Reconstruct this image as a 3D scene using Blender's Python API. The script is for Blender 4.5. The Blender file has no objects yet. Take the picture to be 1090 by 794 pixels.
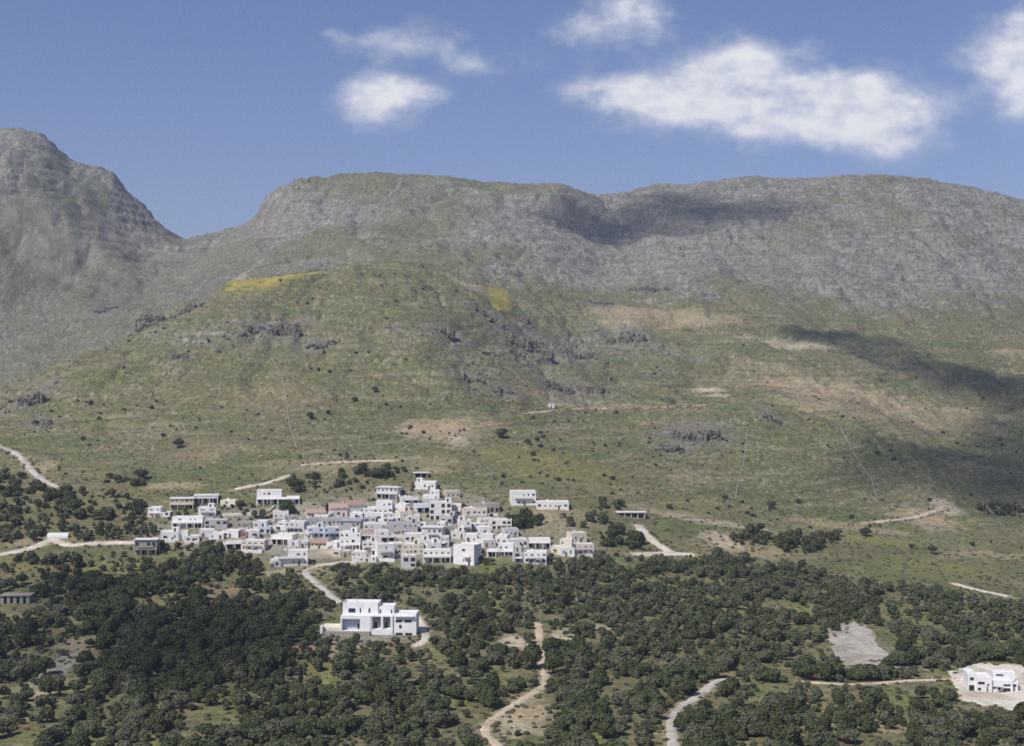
import bpy, math, random
import numpy as np

C = bpy.context.scene.collection
sc = bpy.context.scene
R = math.radians
F = 1500.0            # focal length in photo pixels (photo 1090 wide)
CX, CY = 545.0, 397.0
HC = 130.0            # camera height
SUN_EL, SUN_AZ = 51.0, 224.0   # azimuth of the sun, clockwise from +Y

# ------------------------------------------------------------------ noise
def _hash(ix, iy, seed):
    h = (ix.astype(np.int64) * 374761393 + iy.astype(np.int64) * 668265263 + seed * 1274126177) & 0xffffffff
    h = ((h ^ (h >> 13)) * 1274126177) & 0xffffffff
    return ((h ^ (h >> 16)) & 0xffff) / 65536.0

def gnoise(x, y, seed=0):
    x0 = np.floor(x); y0 = np.floor(y)
    fx = x - x0; fy = y - y0
    u = fx * fx * fx * (fx * (fx * 6 - 15) + 10); v = fy * fy * fy * (fy * (fy * 6 - 15) + 10)
    def g(ix, iy, dx, dy):
        a = _hash(ix, iy, seed) * (2 * np.pi)
        return np.cos(a) * dx + np.sin(a) * dy
    a = g(x0, y0, fx, fy); b = g(x0 + 1, y0, fx - 1, fy)
    c = g(x0, y0 + 1, fx, fy - 1); d = g(x0 + 1, y0 + 1, fx - 1, fy - 1)
    return ((a * (1 - u) + b * u) * (1 - v) + (c * (1 - u) + d * u) * v) * 1.5

def fbm(x, y, o=4, seed=0, gain=0.5):
    s = 0; a = 1.0; n = 0
    for i in range(o):
        s = s + a * gnoise(x * 2 ** i + 17.3 * i, y * 2 ** i - 9.1 * i, seed + i)
        n += a; a *= gain
    return s / n

def sstep(a, b, x):
    t = np.clip((x - a) / (b - a), 0, 1)
    return t * t * (3 - 2 * t)

# ------------------------------------------------------------------ terrain
px_in = np.linspace(-80, 1170, 1000)
px_cols = np.concatenate([np.linspace(-900, -90, 70), px_in, np.linspace(1180, 2000, 70)])
NT = len(px_cols); tcols = (px_cols - CX) / F

def cv(*pts):
    p = np.array(pts, float)
    return np.interp(px_cols, p[:, 0], p[:, 1]), np.interp(px_cols, p[:, 0], p[:, 2])

K = [
    cv((0, 960, 290)),
    cv((0, 794, 400)),
    cv((0, 700, 505), (300, 700, 505), (500, 700, 510), (1090, 700, 520)),
    cv((0, 640, 605), (545, 640, 600), (800, 640, 620), (1090, 640, 650)),
    cv((0, 600, 670), (200, 600, 672), (545, 600, 668), (800, 600, 710), (1090, 610, 740)),
    cv((0, 560, 735), (300, 560, 730), (600, 560, 735), (800, 566, 780), (1000, 578, 800), (1090, 580, 810)),
    cv((0, 516, 800), (300, 518, 790), (600, 520, 800), (800, 536, 830), (950, 553, 850), (1000, 552, 860), (1090, 556, 870)),
    cv((0, 462, 920), (150, 462, 905), (300, 455, 905), (430, 448, 930), (545, 470, 900), (640, 476, 900), (720, 482, 905), (850, 490, 920), (960, 520, 915), (1090, 530, 930)),
    # crest of the green hill, running into the knoll
    cv((-200, 440, 1150), (0, 408, 1150), (60, 388, 1160), (150, 350, 1200), (200, 322, 1250), (250, 303, 1310), (330, 288, 1390), (430, 276, 1450),
       (500, 300, 1440), (545, 345, 1340), (585, 408, 1150), (620, 428, 1080), (680, 430, 1060), (735, 428, 1040), (790, 424, 1040), (860, 432, 1040), (930, 458, 1020), (1000, 486, 1010), (1090, 505, 1010), (1300, 515, 1010)),
    # hidden dip behind that crest
    cv((-200, 448, 1420), (0, 414, 1420), (150, 356, 1450), (250, 306, 1540), (330, 289, 1580), (430, 272, 1600),
       (500, 290, 1570), (545, 322, 1500), (585, 372, 1330), (620, 402, 1240), (680, 414, 1200), (735, 420, 1170), (790, 418, 1150), (860, 424, 1160), (930, 440, 1160), (1000, 456, 1160), (1090, 470, 1160)),
    # bench of the mountain
    cv((-200, 340, 1700), (0, 345, 1720), (60, 341, 1740), (110, 331, 1760), (150, 322, 1780), (195, 304, 1790), (250, 286, 1780), (330, 270, 1740), (430, 258, 1720),
       (520, 268, 1720), (600, 305, 1680), (645, 325, 1640), (700, 318, 1640), (800, 322, 1650), (900, 338, 1650), (1000, 352, 1640), (1090, 366, 1630)),
    cv((-200, 210, 1940), (0, 215, 1940), (60, 238, 1980), (110, 258, 2010), (150, 270, 2040), (195, 274, 2100), (250, 262, 2020), (290, 240, 2000), (330, 228, 1990), (430, 222, 1980),
       (520, 228, 1980), (600, 245, 2000), (645, 262, 2040), (700, 246, 2060), (800, 246, 2080), (900, 252, 2080), (1000, 262, 2080), (1090, 282, 2080)),
    # skyline
    cv((-300, 122, 2280), (-100, 148, 2280), (0, 139, 2300), (20, 138, 2310), (45, 145, 2325), (62, 159, 2340), (75, 171, 2345), (100, 178, 2365), (122, 186, 2380), (134, 203, 2385),
       (155, 221, 2395), (166, 237, 2400), (185, 251, 2405), (197, 257, 2405), (215, 252, 2300), (245, 243, 2260), (270, 234, 2220), (284, 212, 2190), (300, 198, 2180), (320, 192, 2180), (360, 188, 2200),
       (400, 185, 2200), (440, 188, 2200), (480, 188, 2220), (520, 193, 2230), (560, 196, 2240), (590, 197, 2250), (615, 204, 2270), (640, 211, 2330), (655, 207, 2430), (680, 199, 2480), (700, 194, 2500),
       (720, 196, 2500), (760, 193, 2520), (790, 190, 2520), (840, 192, 2520), (900, 188, 2520), (930, 188, 2520), (980, 190, 2520), (1020, 196, 2500), (1060, 207, 2500), (1090, 214, 2490), (1300, 240, 2480), (1600, 250, 2480)),
    cv((0, 210, 2700), (200, 290, 2760), (400, 215, 2760), (640, 240, 2850), (900, 220, 2900), (1090, 240, 2900)),
    cv((0, 330, 3600)),
]
kPY = np.array([k[0] for k in K]); kD = np.array([k[1] for k in K])
def smooth1(a, s):
    n = int(4 * s) | 1; k = np.exp(-0.5 * ((np.arange(n) - n // 2) / s) ** 2); k /= k.sum()
    return np.convolve(np.pad(a, n // 2, mode='edge'), k, mode='valid')
for i in range(len(K)):
    s = 3.0 if i == 12 else 14.0
    kPY[i] = smooth1(kPY[i], s); kD[i] = smooth1(kD[i], max(s, 8))
kE = (CY - kPY) / F

def pchip(x, y, q):
    h = np.diff(x); d = np.diff(y) / h
    m = np.zeros_like(y)
    w1 = 2 * h[1:] + h[:-1]; w2 = h[1:] + 2 * h[:-1]
    ok = d[:-1] * d[1:] > 0
    dd0 = np.where(ok, d[:-1], 1); dd1 = np.where(ok, d[1:], 1)
    m[1:-1] = np.where(ok, (w1 + w2) / (w1 / dd0 + w2 / dd1), 0)
    m[0] = d[0]; m[-1] = d[-1]
    i = np.clip(np.searchsorted(x, q) - 1, 0, len(h) - 1)
    t = (q - x[i]) / h[i]
    return (y[i] * (1 + 2 * t) * (1 - t) ** 2 + m[i] * h[i] * t * (1 - t) ** 2 + y[i + 1] * t * t * (3 - 2 * t) + m[i + 1] * h[i] * t * t * (t - 1))

ND = 960
mid = [np.interp(np.linspace(300, 3600, 4000), kD[:, j], kPY[:, j]) for j in range(80, NT - 80, 60)]
qd = np.linspace(300, 3600, 4000)
dens = np.mean([np.abs(np.gradient(m_, qd)) for m_ in mid], axis=0)
dens = dens / dens.mean() + 0.35 * (1 / qd) / np.mean(1 / qd) + 0.25
dens[qd > 2650] *= 0.2
cum = np.cumsum(dens); cum = (cum - cum[0]) / (cum[-1] - cum[0])
Drow = np.interp(np.linspace(0, 1, ND), cum, qd)
E = np.empty((ND, NT))
for j in range(NT):
    E[:, j] = pchip(kD[:, j], kE[:, j], Drow)
DD = Drow[:, None] * np.ones((1, NT))
TT = np.ones((ND, 1)) * tcols[None, :]
XX = TT * DD; YY = DD
ZZ = HC + E * DD
PX = px_cols[None, :] * np.ones((ND, 1)); PY = CY - E * F

# relief: gullies, lumps, ledges
wx = XX + 40 * fbm(XX / 160, YY / 160, 3, 5); wy = YY + 40 * fbm(XX / 160, YY / 160, 3, 9)
amp = 0.25 + 6.5 * sstep(820, 1150, DD) + 4.2 * sstep(1480, 1850, DD)
crest = np.abs(DD - kD[12][None, :]) / 120.0
amp = amp * (0.35 + 0.65 * np.clip(crest, 0, 1))
gully = 1 - np.abs(fbm(wx / 90, wy / 260, 4, 21)) * 2.2
lumps = fbm(wx / 120, wy / 120, 5, 33)
big = fbm(wx / 210 + 3, wy / 300, 3, 35)
ZZ += amp * (lumps * 1.3 + 1.1 * big - (0.9 - .35 * sstep(1500, 1800, DD)) * np.clip(gully, 0, 1) ** 2)
# broken rock along the crest
cr = np.exp(-(np.abs(DD - kD[12][None, :]) / 45.0) ** 2) * (1.0 + 2.2 * np.exp(-((PX - 305) / 45) ** 2) + 1.0 * np.exp(-((PX - 130) / 40) ** 2) + .6 * np.exp(-((PX - 20) / 40) ** 2))
jag = gnoise(XX / 26, YY / 60, 37) + .7 * np.abs(gnoise(XX / 11, YY / 30, 38)) * 2
ZZ += cr * 2.0 * jag
leftm = np.exp(-((PX - 70) / 120) ** 4) * sstep(1750, 2050, DD) * (1 - sstep(2420, 2550, DD))
rib = 1 - 2 * np.abs(gnoise((XX + .9 * ZZ) / 60, YY / 240, 39)) ; rib2 = 1 - 2 * np.abs(gnoise((XX + .5 * ZZ) / 24, YY / 110, 40))
ZZ += leftm * (6.5 * rib + 3.0 * rib2) * np.clip(crest * .75 - .1, 0.04, 1)
YZ = YY + 1.6 * ZZ; wyz = wy + 1.6 * ZZ
rockz = sstep(1450, 1900, DD)
# zones of rock
def zone(cx, cy, rx, ry, soft=0.7):
    d = np.sqrt(((PX - cx) / rx) ** 2 + ((PY - cy) / ry) ** 2)
    return 1 - sstep(1 - soft, 1 + soft, d)
behind = DD > 1500; far_ = sstep(1450, 1700, DD)
rock = 0.22 * sstep(1450, 2150, DD) + 0.16 * sstep(850, 1250, DD)
for cx, cy, rx, ry, a, need in [(860, 238, 300, 62, .33, 1), (620, 260, 120, 40, .2, 1), (330, 222, 70, 26, .3, 1), (25, 150, 60, 14, .4, 1), (5, 190, 22, 22, .45, 1), (150, 225, 26, 26, .4, 1), (300, 228, 50, 24, .35, 1),
                       (90, 185, 40, 16, .2, 1), (440, 235, 200, 30, .12, 1), (250, 350, 130, 26, .28, 0), (600, 365, 150, 28, .3, 0), (720, 300, 80, 18, .25, 1), (560, 290, 60, 18, .2, 1),
                       (745, 462, 60, 22, .3, 0), (45, 430, 40, 26, .3, 0), (170, 470, 90, 26, .16, 0), (600, 415, 90, 12, .25, 0), (980, 300, 120, 30, .25, 1), (470, 395, 90, 30, .12, 0)]:
    rock += a * zone(cx, cy, rx, ry) * (behind if need else 1)
rock = rock + 0.30 * fbm(wx / 60, wy / 60, 4, 44) + 0.42 * far_ * fbm(wx / 170, wy / 150, 3, 48) + 0.30 * fbm(wx / 9, wyz / 9, 3, 45) + 0.22 * fbm(wx / 70, ZZ / 7, 3, 46)
rock = sstep(0.25, 0.75, rock)
fine = fbm(wx / 16, wyz / 13, 4, 51, 0.6)
finer = fbm(XX / 6, YZ / 6, 3, 57, 0.6)
hill = sstep(800, 1000, DD)
ZZ += hill * (0.8 + 3.4 * rock * (1 - 0.45 * rockz)) * fine * (1 - .35 * rockz) + (0.25 + hill * (0.7 + 1.5 * rock)) * finer * 0.8
# old field terraces on the lower slopes
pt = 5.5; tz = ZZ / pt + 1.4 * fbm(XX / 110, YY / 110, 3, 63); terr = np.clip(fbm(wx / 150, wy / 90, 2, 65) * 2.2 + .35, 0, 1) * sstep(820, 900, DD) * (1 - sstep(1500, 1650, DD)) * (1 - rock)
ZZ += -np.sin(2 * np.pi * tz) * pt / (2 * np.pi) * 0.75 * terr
# ledges of bedded limestone
per = 15.0
ph = ZZ / per + 0.8 * fbm(XX / 140, YY / 140, 3, 61)
ZZ += -np.sin(2 * np.pi * ph) * per / (2 * np.pi) * 0.5 * sstep(900, 1300, DD) * np.clip(rock + 0.15, 0, 1)
E = (ZZ - HC) / DD

def interp_col(px):
    j = np.clip(np.searchsorted(px_cols, px) - 1, 0, NT - 2)
    return j, (px - px_cols[j]) / (px_cols[j + 1] - px_cols[j])

def cast(px, py):
    """ground point seen through a photo pixel"""
    j, a = interp_col(px)
    e = E[:, j] * (1 - a) + E[:, j + 1] * a
    tgt = (CY - py) / F
    k = np.nonzero(e >= tgt)[0]
    if len(k) == 0: i = int(np.argmax(e)); D = Drow[i]
    elif k[0] == 0: D = Drow[0]
    else:
        i = k[0]; D = Drow[i - 1] + (tgt - e[i - 1]) / (e[i] - e[i - 1] + 1e-9) * (Drow[i] - Drow[i - 1])
    return (px - CX) / F * D, D

def height(x, y):
    x = np.asarray(x, float); y = np.asarray(y, float)
    p = x / y * F + CX
    j = np.clip(np.searchsorted(px_cols, p) - 1, 0, NT - 2); a = np.clip((p - px_cols[j]) / (px_cols[j + 1] - px_cols[j]), 0, 1)
    i = np.clip(np.searchsorted(Drow, y) - 1, 0, ND - 2); b = np.clip((y - Drow[i]) / (Drow[i + 1] - Drow[i]), 0, 1)
    return (ZZ[i, j] * (1 - a) + ZZ[i, j + 1] * a) * (1 - b) + (ZZ[i + 1, j] * (1 - a) + ZZ[i + 1, j + 1] * a) * b

def proj(x, y, z):
    return CX + x / y * F, CY - (z - HC) / y * F

# ------------------------------------------------------------------ ways (defined early: they leave bare soil beside them)
def catmull(pts, n=8):
    p = [pts[0]] + list(pts) + [pts[-1]]; out = []
    for i in range(1, len(p) - 2):
        a, b, c, d = map(np.array, (p[i - 1], p[i], p[i + 1], p[i + 2]))
        for k in range(n):
            t = k / n
            out.append(0.5 * (2 * b + (c - a) * t + (2 * a - 5 * b + 4 * c - d) * t * t + (3 * b - a - 3 * c + d) * t ** 3))
    out.append(np.array(pts[-1], float)); return np.array(out)

WAYS = [  # name, material, width (m), pixel polyline, visible priority
    ('dirt_track', 'path_grey', 3.6, [(-30, 468), (0, 475), (20, 485), (36, 503), (48, 512), (63, 519)]),
    ('road', 'path_pale', 5.5, [(-40, 598), (0, 590), (25, 585), (42, 580), (56, 574), (62, 577), (75, 580), (100, 578), (146, 577)]),
    ('lane', 'path_grey', 3.4, [(380, 599), (368, 598), (352, 600), (338, 602), (325, 609), (338, 621), (350, 632), (362, 642)]),
    ('driveway', 'path_pale', 3.6, [(444, 656), (450, 668), (453, 679), (447, 685), (437, 688)]),
    ('dirt_track', 'path_tan', 3.0, [(571, 663), (574, 672), (575, 688), (578, 706), (581, 724), (571, 735), (556, 744), (530, 761), (518, 772), (518, 781), (532, 795), (545, 808)]),
    ('lane', 'path_grey', 3.2, [(786, 722), (772, 723), (760, 726), (745, 739), (727, 751), (716, 764), (715, 780), (717, 798), (719, 815)]),
    ('footpath', 'path_tan', 2.0, [(852, 725), (880, 727), (905, 728), (935, 727), (970, 724), (1018, 723)]),
    ('road', 'path_pale', 5.5, [(679, 559), (690, 571), (700, 579), (715, 588)]),
    ('road', 'path_pale', 6.0, [(672, 590), (700, 589), (718, 589), (738, 590)]),
    ('road', 'path_pale', 5.0, [(1016, 621), (1034, 626), (1052, 630), (1076, 635)]),
    ('dirt_track', 'path_tan', 2.6, [(560, 440), (600, 436), (640, 435), (700, 434), (740, 432), (765, 430)]),
    ('lane', 'path_pale', 3.4, [(248, 521), (262, 518), (275, 516), (290, 512), (308, 506)]),
    ('dirt_track', 'path_tan', 2.4, [(320, 495), (345, 493), (380, 491), (420, 490)]),
    ('dirt_track', 'path_tan', 3.0, [(915, 557), (945, 554), (975, 550), (1004, 540)]),
]
ways = []
for name, mat, w, pts in WAYS:
    pix = catmull(pts, 10)
    P = np.array([cast(a, b) for a, b in pix])
    for _ in range(3):
        P[1:-1] = (P[:-2] + 2 * P[1:-1] + P[2:]) / 4
    # resample evenly
    L = np.concatenate([[0], np.cumsum(np.hypot(*np.diff(P, axis=0).T))])
    n = max(8, int(L[-1] / 1.6))
    s = np.linspace(0, L[-1], n)
    P = np.stack([np.interp(s, L, P[:, 0]), np.interp(s, L, P[:, 1])], 1)
    ways.append((name, mat, w, P))
allway = np.concatenate([np.column_stack([P, np.full(len(P), w)]) for _, _, w, P in ways])
def way_dist(x, y):
    d = np.full(len(x), 1e9)
    for k in range(0, len(x), 4000):
        a = np.hypot(x[k:k + 4000, None] - allway[None, :, 0], y[k:k + 4000, None] - allway[None, :, 1]) - allway[None, :, 2] / 2
        d[k:k + 4000] = a.min(1)
    return d

# ------------------------------------------------------------------ ground colour, with some crevice shade and haze mixed in
dry = fbm(wx / 45, wyz / 45, 4, 71); grn = fbm(wx / 70 + 4, wyz / 70, 4, 77); sp = fbm(XX / 3.2, YZ / 3.6, 2, 79); sp2 = fbm(XX / 8, YZ / 10, 3, 83, 0.65)
def mix(a, b, f): return a * (1 - f[..., None]) + np.asarray(b)[None, None, :] * f[..., None]
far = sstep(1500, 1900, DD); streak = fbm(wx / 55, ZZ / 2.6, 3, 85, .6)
col = np.ones((ND, NT, 3)) * np.array([0.152, 0.147, 0.074])
col = mix(col, [0.108, 0.136, 0.054], sstep(-0.15, 0.35, grn) * 0.85)
col = mix(col, [0.215, 0.194, 0.115], sstep(0.05, 0.5, dry) * 0.6)
col = mix(col, [0.115, 0.110, 0.068], sstep(0.05, 0.4, sp2) * 0.6)
col = mix(col, [0.265, 0.235, 0.155], sstep(.15, .5, streak) * .45)
col = mix(col, [0.085, 0.088, 0.05], sstep(.18, .5, -streak) * .5)
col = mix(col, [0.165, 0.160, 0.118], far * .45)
westv = sstep(1380, 1520, DD) * (1 - sstep(230, 420, PX)); col = mix(col, [0.150, 0.150, 0.122], westv * .6)  # west valley: grey-green scree colour with some distance haze mixed in
rc = np.ones_like(col) * np.array([0.232, 0.224, 0.214])
rc = mix(rc, [0.33, 0.31, 0.29], sstep(0.05, 0.4, fbm(wx / 22, wyz / 18, 4, 91)) * 0.8)
rc = mix(rc, [0.115, 0.112, 0.105], sstep(0.08, 0.35, fbm(XX / 7, YZ / 6, 4, 93)) * 0.75)  # dark crevices, their shade put into the rock colour
rc = mix(rc, [0.14, 0.14, 0.085], sstep(-0.1, 0.4, fbm(XX / 14, YZ / 14, 4, 95)) * 0.7)
brk = np.clip(.5 + 1.5 * fbm(wx / 45, wyz / 45, 3, 86), 0, 1)
rc = mix(rc, [0.30, 0.287, 0.265], sstep(.05, .45, streak) * .6 * brk); rc = mix(rc, [0.11, 0.11, 0.09], sstep(.06, .45, -streak) * .65 * brk)
bed = fbm(wx / 260, ZZ / 5.5, 3, 87, .55); rc = rc * (1 + .22 * np.clip(bed, -.6, .6))[..., None]
col = col * (1 - rock[..., None]) + rc * rock[..., None]
# scattered pale stones on the open slope
stones = sstep(0.22, 0.46, sp + 0.25 * dry) * sstep(780, 850, DD) * (.42 - .15 * far)
col = mix(col, [0.34, 0.32, 0.28], stones)
col = mix(col, [0.07, 0.075, 0.042], sstep(0.2, 0.45, fbm(XX / 4.2, YZ / 4.6, 2, 101) + 0.2 * sp2) * sstep(700, 850, DD) * 0.75)
def patch(cx, cy, rx, ry, c, a, ragged=0.7, scale=9.0, soft=0.35):
    """a patch of other ground, centred where the photo shows it, drawn in world metres"""
    global col
    x, y = cast(cx, cy); x2, _ = cast(cx + rx, cy); _, ya = cast(cx, cy - ry); _, yb = cast(cx, cy + ry)
    RX = max(2.0, rx * y / F); RY = max(2.0, abs(ya - yb) / 2); yc = (ya + yb) / 2; xc = (cx - CX) / F * yc
    sel = np.nonzero((Drow > yc - RY * 2.6) & (Drow < yc + RY * 2.6))[0]
    if len(sel) == 0: return
    s = slice(sel[0], sel[-1] + 1)
    d = np.sqrt(((XX[s] - xc) / RX) ** 2 + ((YY[s] - yc) / RY) ** 2) + ragged * fbm(XX[s] / scale, YZ[s] / scale, 4, int(cx + cy)) + (1.1 * fbm(XX[s] / 38, ZZ[s] / 1.8, 3, int(cx * 3)) if cy < 455 and cy > 325 else 0) 
    m = (1 - sstep(1 - soft, 1 + soft, d)) * a
    col[s] = mix(col[s], c, m)
grove_g = (1 - sstep(640, 790, DD)); col = mix(col, [0.135, 0.160, 0.052], grove_g * sstep(-.05, .3, fbm(wx / 24 + 9, wy / 24, 4, 145)) * .75); col = mix(col, [0.155, 0.128, 0.078], grove_g * sstep(-.15, .3, fbm(wx / 18, wy / 18, 4, 141)) * .75)
col = mix(col, [0.23, 0.205, 0.125], grove_g * sstep(.1, .4, fbm(wx / 9, wy / 9, 4, 143)) * .6)
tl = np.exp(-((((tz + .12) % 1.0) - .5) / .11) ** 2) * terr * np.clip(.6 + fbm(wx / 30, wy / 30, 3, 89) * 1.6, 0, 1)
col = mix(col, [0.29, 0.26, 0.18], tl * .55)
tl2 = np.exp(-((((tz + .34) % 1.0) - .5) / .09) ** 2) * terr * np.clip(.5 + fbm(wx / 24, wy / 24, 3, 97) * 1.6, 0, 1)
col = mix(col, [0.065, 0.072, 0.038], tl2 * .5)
TAN = [0.36, 0.29, 0.20]; BROWN = [0.24, 0.185, 0.12]; YEL = [0.34, 0.285, 0.06]; MEAD = [0.20, 0.20, 0.07]; PALE = [0.48, 0.42, 0.33]; GREY = [0.30, 0.285, 0.26]
for p in [(700, 338, 75, 9, TAN, .6), (660, 345, 30, 5, TAN, .6), (890, 412, 75, 10, TAN, .6), (880, 432, 60, 8, TAN, .55), (1000, 442, 60, 10, TAN, .4), (840, 366, 50, 5, PALE, .4), (820, 392, 40, 6, TAN, .4), (960, 395, 40, 6, TAN, .35), (640, 434, 90, 3, TAN, .5), (300, 301, 54, 8, YEL, .85, .45, 14, .15), (531, 319, 13, 13, [.36, .31, .07], .9, .45, 6, .15), (500, 304, 22, 2.5, PALE, .5), (232, 303, 10, 7, PALE, .45, .8, 8),
          (465, 458, 42, 11, TAN, .8), (490, 470, 12, 5, PALE, .5), (505, 450, 30, 5, TAN, .5), (755, 415, 15, 3, PALE, .8), (765, 420, 12, 2.5, PALE, .7),
          (740, 342, 40, 6, TAN, .65), (660, 330, 25, 4, TAN, .6), (700, 345, 30, 5, BROWN, .6), (860, 368, 32, 2.5, PALE, .5), (855, 407, 60, 4, TAN, .6), (890, 420, 55, 6, TAN, .55),
          (920, 430, 50, 6, BROWN, .6), (1070, 374, 18, 3, TAN, .55), (960, 440, 40, 5, TAN, .4), (1020, 452, 35, 8, BROWN, .4),
          (985, 552, 32, 9, TAN, .75), (1008, 540, 14, 8, PALE, .6), (900, 560, 70, 4, TAN, .5), (920, 573, 60, 5, MEAD, .6), (770, 575, 22, 8, PALE, .65), (800, 585, 50, 8, TAN, .55),
          (735, 550, 60, 4, TAN, .4), (760, 556, 70, 3, PALE, .4), (1050, 590, 45, 4, TAN, .5), (990, 605, 70, 10, MEAD, .35), (45, 497, 12, 7, TAN, .7), (35, 420, 14, 18, BROWN, .5),
          (185, 517, 30, 4, TAN, .6), (205, 480, 40, 14, BROWN, .35), (290, 420, 60, 20, BROWN, .3), (600, 550, 40, 12, TAN, .35), (575, 552, 20, 6, TAN, .5), (560, 485, 50, 10, [0.19, 0.175, 0.065], .5),
          (600, 500, 60, 12, [0.19, 0.175, 0.065], .5), (330, 495, 60, 6, TAN, .35), (440, 490, 50, 5, TAN, .35), (465, 500, 20, 4, TAN, .5),
          (110, 610, 50, 14, MEAD, .7), (150, 622, 30, 8, BROWN, .6), (235, 632, 50, 9, BROWN, .7), (180, 640, 40, 8, MEAD, .7), (40, 650, 60, 12, [0.16, 0.16, 0.075], .5),
          (60, 712, 16, 22, GREY, .75), (50, 735, 10, 16, PALE, .5), (90, 685, 26, 8, TAN, .6), (75, 735, 18, 12, MEAD, .8), (120, 790, 60, 10, MEAD, .5), (100, 665, 40, 6, [0.12, 0.15, 0.05], .6),
          (355, 690, 40, 8, TAN, .6), (335, 715, 25, 12, MEAD, .5), (380, 680, 50, 6, GREY, .5), (500, 705, 50, 12, [0.2, 0.18, 0.09], .6), (470, 690, 25, 6, MEAD, .5),
          (552, 683, 18, 8, PALE, .75), (560, 760, 28, 22, TAN, .75), (545, 775, 22, 12, PALE, .5), (600, 676, 14, 7, PALE, .7), (640, 668, 12, 3, PALE, .6), (520, 640, 20, 8, MEAD, .5), (690, 620, 60, 8, MEAD, .4),
          (740, 640, 22, 6, MEAD, .6), (790, 655, 30, 8, MEAD, .6), (765, 715, 26, 5, BROWN, .7), (770, 700, 25, 10, [0.1, 0.14, 0.04], .6), (835, 735, 30, 20, [0.12, 0.145, 0.05], .6), (880, 745, 55, 9, BROWN, .55), (960, 745, 40, 8, MEAD, .5),
          (910, 772, 60, 8, TAN, .4), (900, 765, 20, 8, PALE, .4), (1000, 722, 20, 4, TAN, .5), (930, 700, 50, 20, [0.2, 0.18, 0.11], .6), (870, 650, 40, 8, MEAD, .5), (960, 655, 30, 8, MEAD, .5), (330, 607, 26, 6, TAN, .5), (300, 610, 16, 5, PALE, .5),
          (450, 603, 40, 4, MEAD, .4), (360, 590, 25, 5, [0.17, 0.15, 0.08], .5), (40, 575, 40, 6, TAN, .4), (20, 600, 40, 8, MEAD, .5)]:
    patch(*p)
OUTC = [(159, 341, 30, 17, 'single big grey boulder crag on the brow of the green hill'), (200, 328, 32, 7, 'low dark rock ledge on the brow just beyond the big boulder crag'),
          (302, 352, 34, 12, 'grey crag at the upper end of the winding dry-stone wall'), (270, 350, 20, 9, 'small split rock between the boulder crag and the grey brow crags'), (340, 366, 30, 7, 'low dark rock band trailing off the brow eastwards'),
          (193, 378, 16, 6, 'little dark rock at the head of the slanting dry-stone wall'), (36, 424, 26, 12, 'dark broken crag above the western track'), (44, 448, 20, 7, 'small dark rocks under the broken crag of the west'),
          (475, 351, 28, 11, 'dark triangular crag high on the crag line'), (525, 341, 44, 6, 'thin rock ledge beneath the yellow patch'), (562, 343, 14, 8, 'short dark block at the end of the thin ledge'),
          (560, 366, 50, 12, 'broad grey crag in the middle of the valley head'), (613, 375, 26, 11, 'leaning grey slab east of the broad crag'), (666, 358, 36, 12, 'pale cliff with dark foot at the ravine'),
          (500, 402, 30, 7, 'dark rock band on the spur edge'), (535, 415, 22, 8, 'dark rock knob at the foot of the spur edge'), (595, 411, 34, 9, 'dark crag just above the tiny white hut'), (632, 415, 34, 8, 'shallow crag beside the tan track'),
          (738, 460, 56, 15, 'wide grey cliff on the face of the knoll'), (716, 476, 26, 8, 'grey foot rocks sloping below the knoll cliff'), (822, 444, 22, 6, 'small rocks on top of the knoll'),
          (112, 330, 26, 4, 'thin dark ledge in the high western hollow'), (690, 306, 40, 5, 'dark rock ledge under the mountain face'), (640, 322, 26, 4, 'dark slit ledge at the bottom of the mountain gully')]
for o_ in OUTC: patch(o_[0], o_[1] + 1, o_[2] * .75, o_[3] * .9, [0.17, 0.163, 0.145], .75, 1.0, 7)
SCREE = [0.235, 0.22, 0.18]
for p in [(70, 262, 60, 22, SCREE, .6), (140, 262, 45, 10, SCREE, .6), (30, 225, 30, 20, SCREE, .45), (60, 290, 40, 8, SCREE, .6), (25, 260, 14, 18, SCREE, .5), (110, 240, 22, 12, SCREE, .5), (160, 268, 40, 6, [0.26, 0.235, 0.18], .6), (230, 270, 50, 14, [0.2, 0.19, 0.15], .4)]:
    patch(*p, 0.9, 22)
# village ground: trodden earth and rubble
for p in [(240, 565, 80, 22, [0.30, 0.27, 0.22], .6), (350, 565, 90, 32, [0.34, 0.31, 0.27], .75), (450, 560, 90, 38, [0.33, 0.30, 0.26], .7), (560, 575, 80, 22, [0.28, 0.25, 0.19], .55)]:
    patch(*p, 0.5, 12)
near = np.nonzero(Drow < 1150)[0][-1]
wd = way_dist(XX[:near].ravel(), YY[:near].ravel()).reshape(near, NT)
shoulder = (1 - sstep(0.2, 2.2, wd + 1.6 * fbm(XX[:near] / 5, YY[:near] / 5, 3, 131))) * 0.75
col[:near] = mix(col[:near], [0.30, 0.255, 0.18], shoulder)
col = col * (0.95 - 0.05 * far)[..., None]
col = np.clip(col * (1 + 0.28 * np.clip(finer, -1, 1)[..., None] + 0.22 * sp[..., None]), 0.02, 0.8)

# ------------------------------------------------------------------ materials
def newmat(name):
    m = bpy.data.materials.new(name); m.use_nodes = True
    nt = m.node_tree; b = nt.nodes['Principled BSDF']
    b.inputs['Roughness'].default_value = 0.9
    b.inputs['Specular IOR Level'].default_value = 0.15
    return m, nt, b

def noise(nt, scale, detail=4, coord='Object', rough=0.6):
    tc = nt.nodes.new('ShaderNodeTexCoord'); n = nt.nodes.new('ShaderNodeTexNoise')
    n.inputs['Scale'].default_value = scale; n.inputs['Detail'].default_value = detail; n.inputs['Roughness'].default_value = rough
    nt.links.new(tc.outputs[coord], n.inputs['Vector']); return n

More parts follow.
